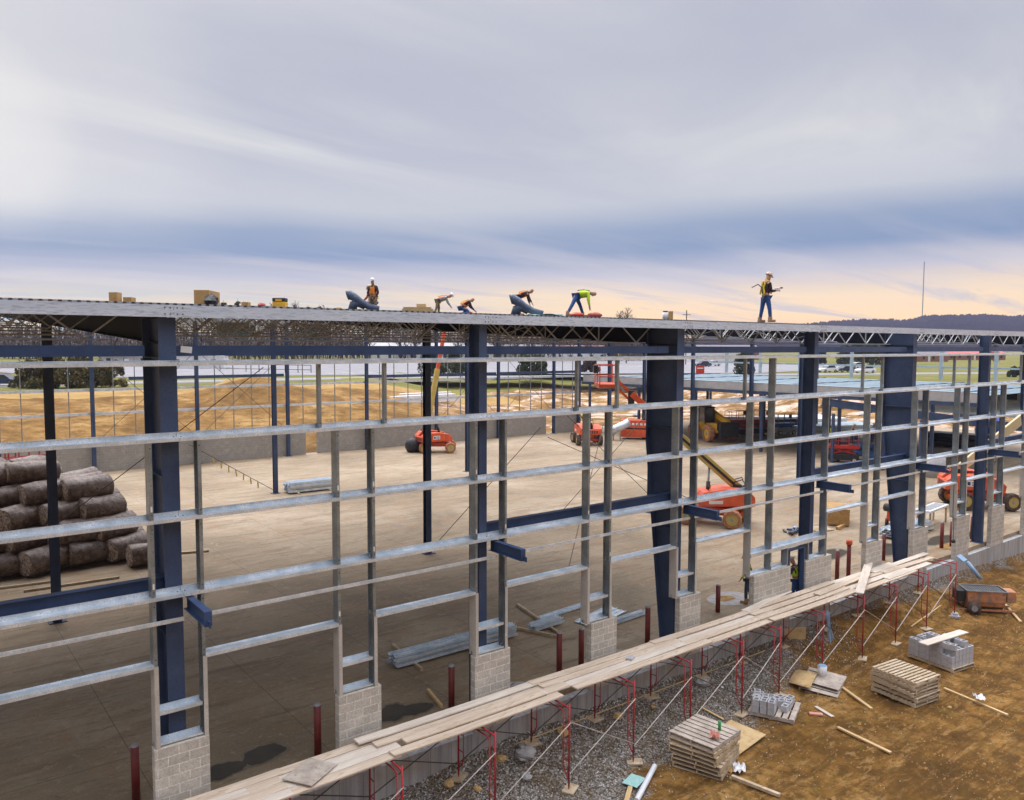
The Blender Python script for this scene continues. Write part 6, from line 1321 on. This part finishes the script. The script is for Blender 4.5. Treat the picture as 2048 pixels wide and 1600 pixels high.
for i, (u, D, h) in enumerate(((1690, 235, 6), (1715, 240, 7), (1745, 238, 6.5), (1770, 242, 6), (1640, 250, 5))): shrub(u, D, h, 2.6, 'conifer', 'dark evergreen in the far row behind the white cars, %s from the left' % ['second', 'third', 'fourth', 'last', 'first'][i], 1400, kind='tree')
def pine(u, D, h, label, nlay=9):
    t = thing('pine_tree', label, 'tree', far(u, D, 4)); MB().tube([(0, 0, 0), (0, 0, h)], .25, 6, True, .04).build('trunk', 'bark', t); g = MB()
    for i in range(nlay):
        z = h * (.45 + .53 * i / nlay); rr2 = h * .17 * (1 - i / nlay) + .5
        for j in range(9): a = random.uniform(0, 6.28); leaf_cloud(g, (rr2 * cos(a) * .6, rr2 * sin(a) * .6, z + random.uniform(-.4, .4)), rr2 * .5, 16, .35, .6)
    g.build('crown', 'conifer', t)
pine(450, 260, 20, 'pointed pine above the roof line, left of three'); pine(478, 262, 20.5, 'pointed pine above the roof line, middle of three'); pine(490, 258, 19.5, 'pointed pine above the roof line, right of three'); pine(618, 260, 18.5, 'bushy pine above the roof line beside the tool chest'); pine(640, 262, 18.8, 'bushy pine above the roof line, right of the tool chest'); pine(1110, 270, 15.6, 'tiny pine tip above the roof line between workers')
def bare_tree(g, base, h, n=60, spread=.32, s=.05, gt=None, lowf=.25):
    b = Vector(base); top = b + Vector((random.uniform(-.5, .5), 0, h))
    (gt or g).tube([b, b.lerp(top, .5), top], h * .016, 4, False, h * .004)
    for i in range(n):
        f = random.uniform(lowf, 1.0); p = b.lerp(top, f); a = random.uniform(0, 6.28); L = h * spread * (1.15 - f) * random.uniform(.6, 1.2) + h * .04; d = Vector((cos(a), sin(a), random.uniform(.6, 1.6))).normalized() * L
        e = p + d; w_ = h * .0035 + s
        sd = Vector((-sin(a), cos(a), 0)) * w_; g.add([p - sd, p + sd, e], [(0, 1, 2)])
        for q in range(3):
            p2 = p.lerp(e, random.uniform(.3, .9)); a2 = a + random.uniform(-1, 1); e2 = p2 + Vector((cos(a2), sin(a2), random.uniform(.5, 1.5))).normalized() * L * .5; s2 = Vector((-sin(a2), cos(a2), 0)) * w_ * .7; g.add([p2 - s2, p2 + s2, e2], [(0, 1, 2)])
for u, D, h, l in ((1238, 250, 15.5, 'spreading bare tree above the roof, left of the pair'), (1252, 252, 16.5, 'spreading bare tree above the roof, right of the pair'), (545, 262, 18, 'bare treetop above the roof left of the tool chest'), (590, 265, 18.5, 'bare treetop above the roof right of the tool chest'), (655, 262, 17.3, 'bare treetop at the end of the clump above the roof'), (1990, 175, 7, 'dark bare tree near the right edge beyond the lot')):
    t = thing('bare_tree', l, 'tree', far(u, D, 4)); g = MB(); gt = MB(); bare_tree(g, (0, 0, 0), h, 160, .36, .04, gt); gt.build('trunk', 'bark', t); g.build('crown', 'twig', t)
g = MB()
for i in range(1250):
    u = -1150 + i * 1.95 + random.uniform(-3, 3); D = random.uniform(285, 390); h = random.uniform(10, 15) * (1.0 if u < 1250 else .72)
    p = far(u, D, 3.9); bare_tree(g, p, h, 30, .34, .16, lowf=.02)
tag(g.build('far_woods', 'twig'), 'brown leafless woodland forming a dark band along the horizon', 'woods', kind='stuff')
# canopy fuzz on the hills
g = MB(); rr_ = random.Random(5)
for i in range(16000):
    j = rr_.random() * 3.4; j0 = int(j); a = rr_.random() * (len(us) - 2); a0 = int(a)
    p = Vector(hill_rows[j0][a0]).lerp(Vector(hill_rows[j0 + 1][a0]), j - j0).lerp(Vector(hill_rows[j0][a0 + 1]).lerp(Vector(hill_rows[j0 + 1][a0 + 1]), j - j0), a - a0)
    s_ = rr_.uniform(3, 7); h = rr_.uniform(7, 15); g.add([p + Vector((-s_ * .79, s_ * .61, -2)), p + Vector((s_ * .79, -s_ * .61, -2)), p + Vector((s_ * .5, -s_ * .4, h * .7)), p + Vector((0, 0, h)), p + Vector((-s_ * .5, s_ * .4, h * .75))], [(0, 1, 2, 3, 4)])
tag(g.build('hazed_hill_woods', 'hilltwig'), 'bare woodland covering the distant hills, blue haze painted into its colour', 'woods', kind='stuff')

# ------------------------------------------------------------------ air
g = MB(); g.box(-1510, 2410, -410, 1810, -4, 175); hz = g.build('haze', 'white'); hz['kind'] = 'stuff'; hz['label'] = 'thin bluish evening air over the whole site and hills'
hm = bpy.data.materials.new('air'); hm.use_nodes = True; ht = NT(hm.node_tree); ht.n.clear()
ho_ = ht.new('ShaderNodeOutputMaterial'); pv = ht.new('ShaderNodeVolumePrincipled'); pv.inputs['Color'].default_value = (0.66, 0.68, 0.92, 1); pv.inputs['Density'].default_value = 0.00017; ht.link(pv.outputs[0], ho_.inputs['Volume'])
hz.data.materials.clear(); hz.data.materials.append(hm)
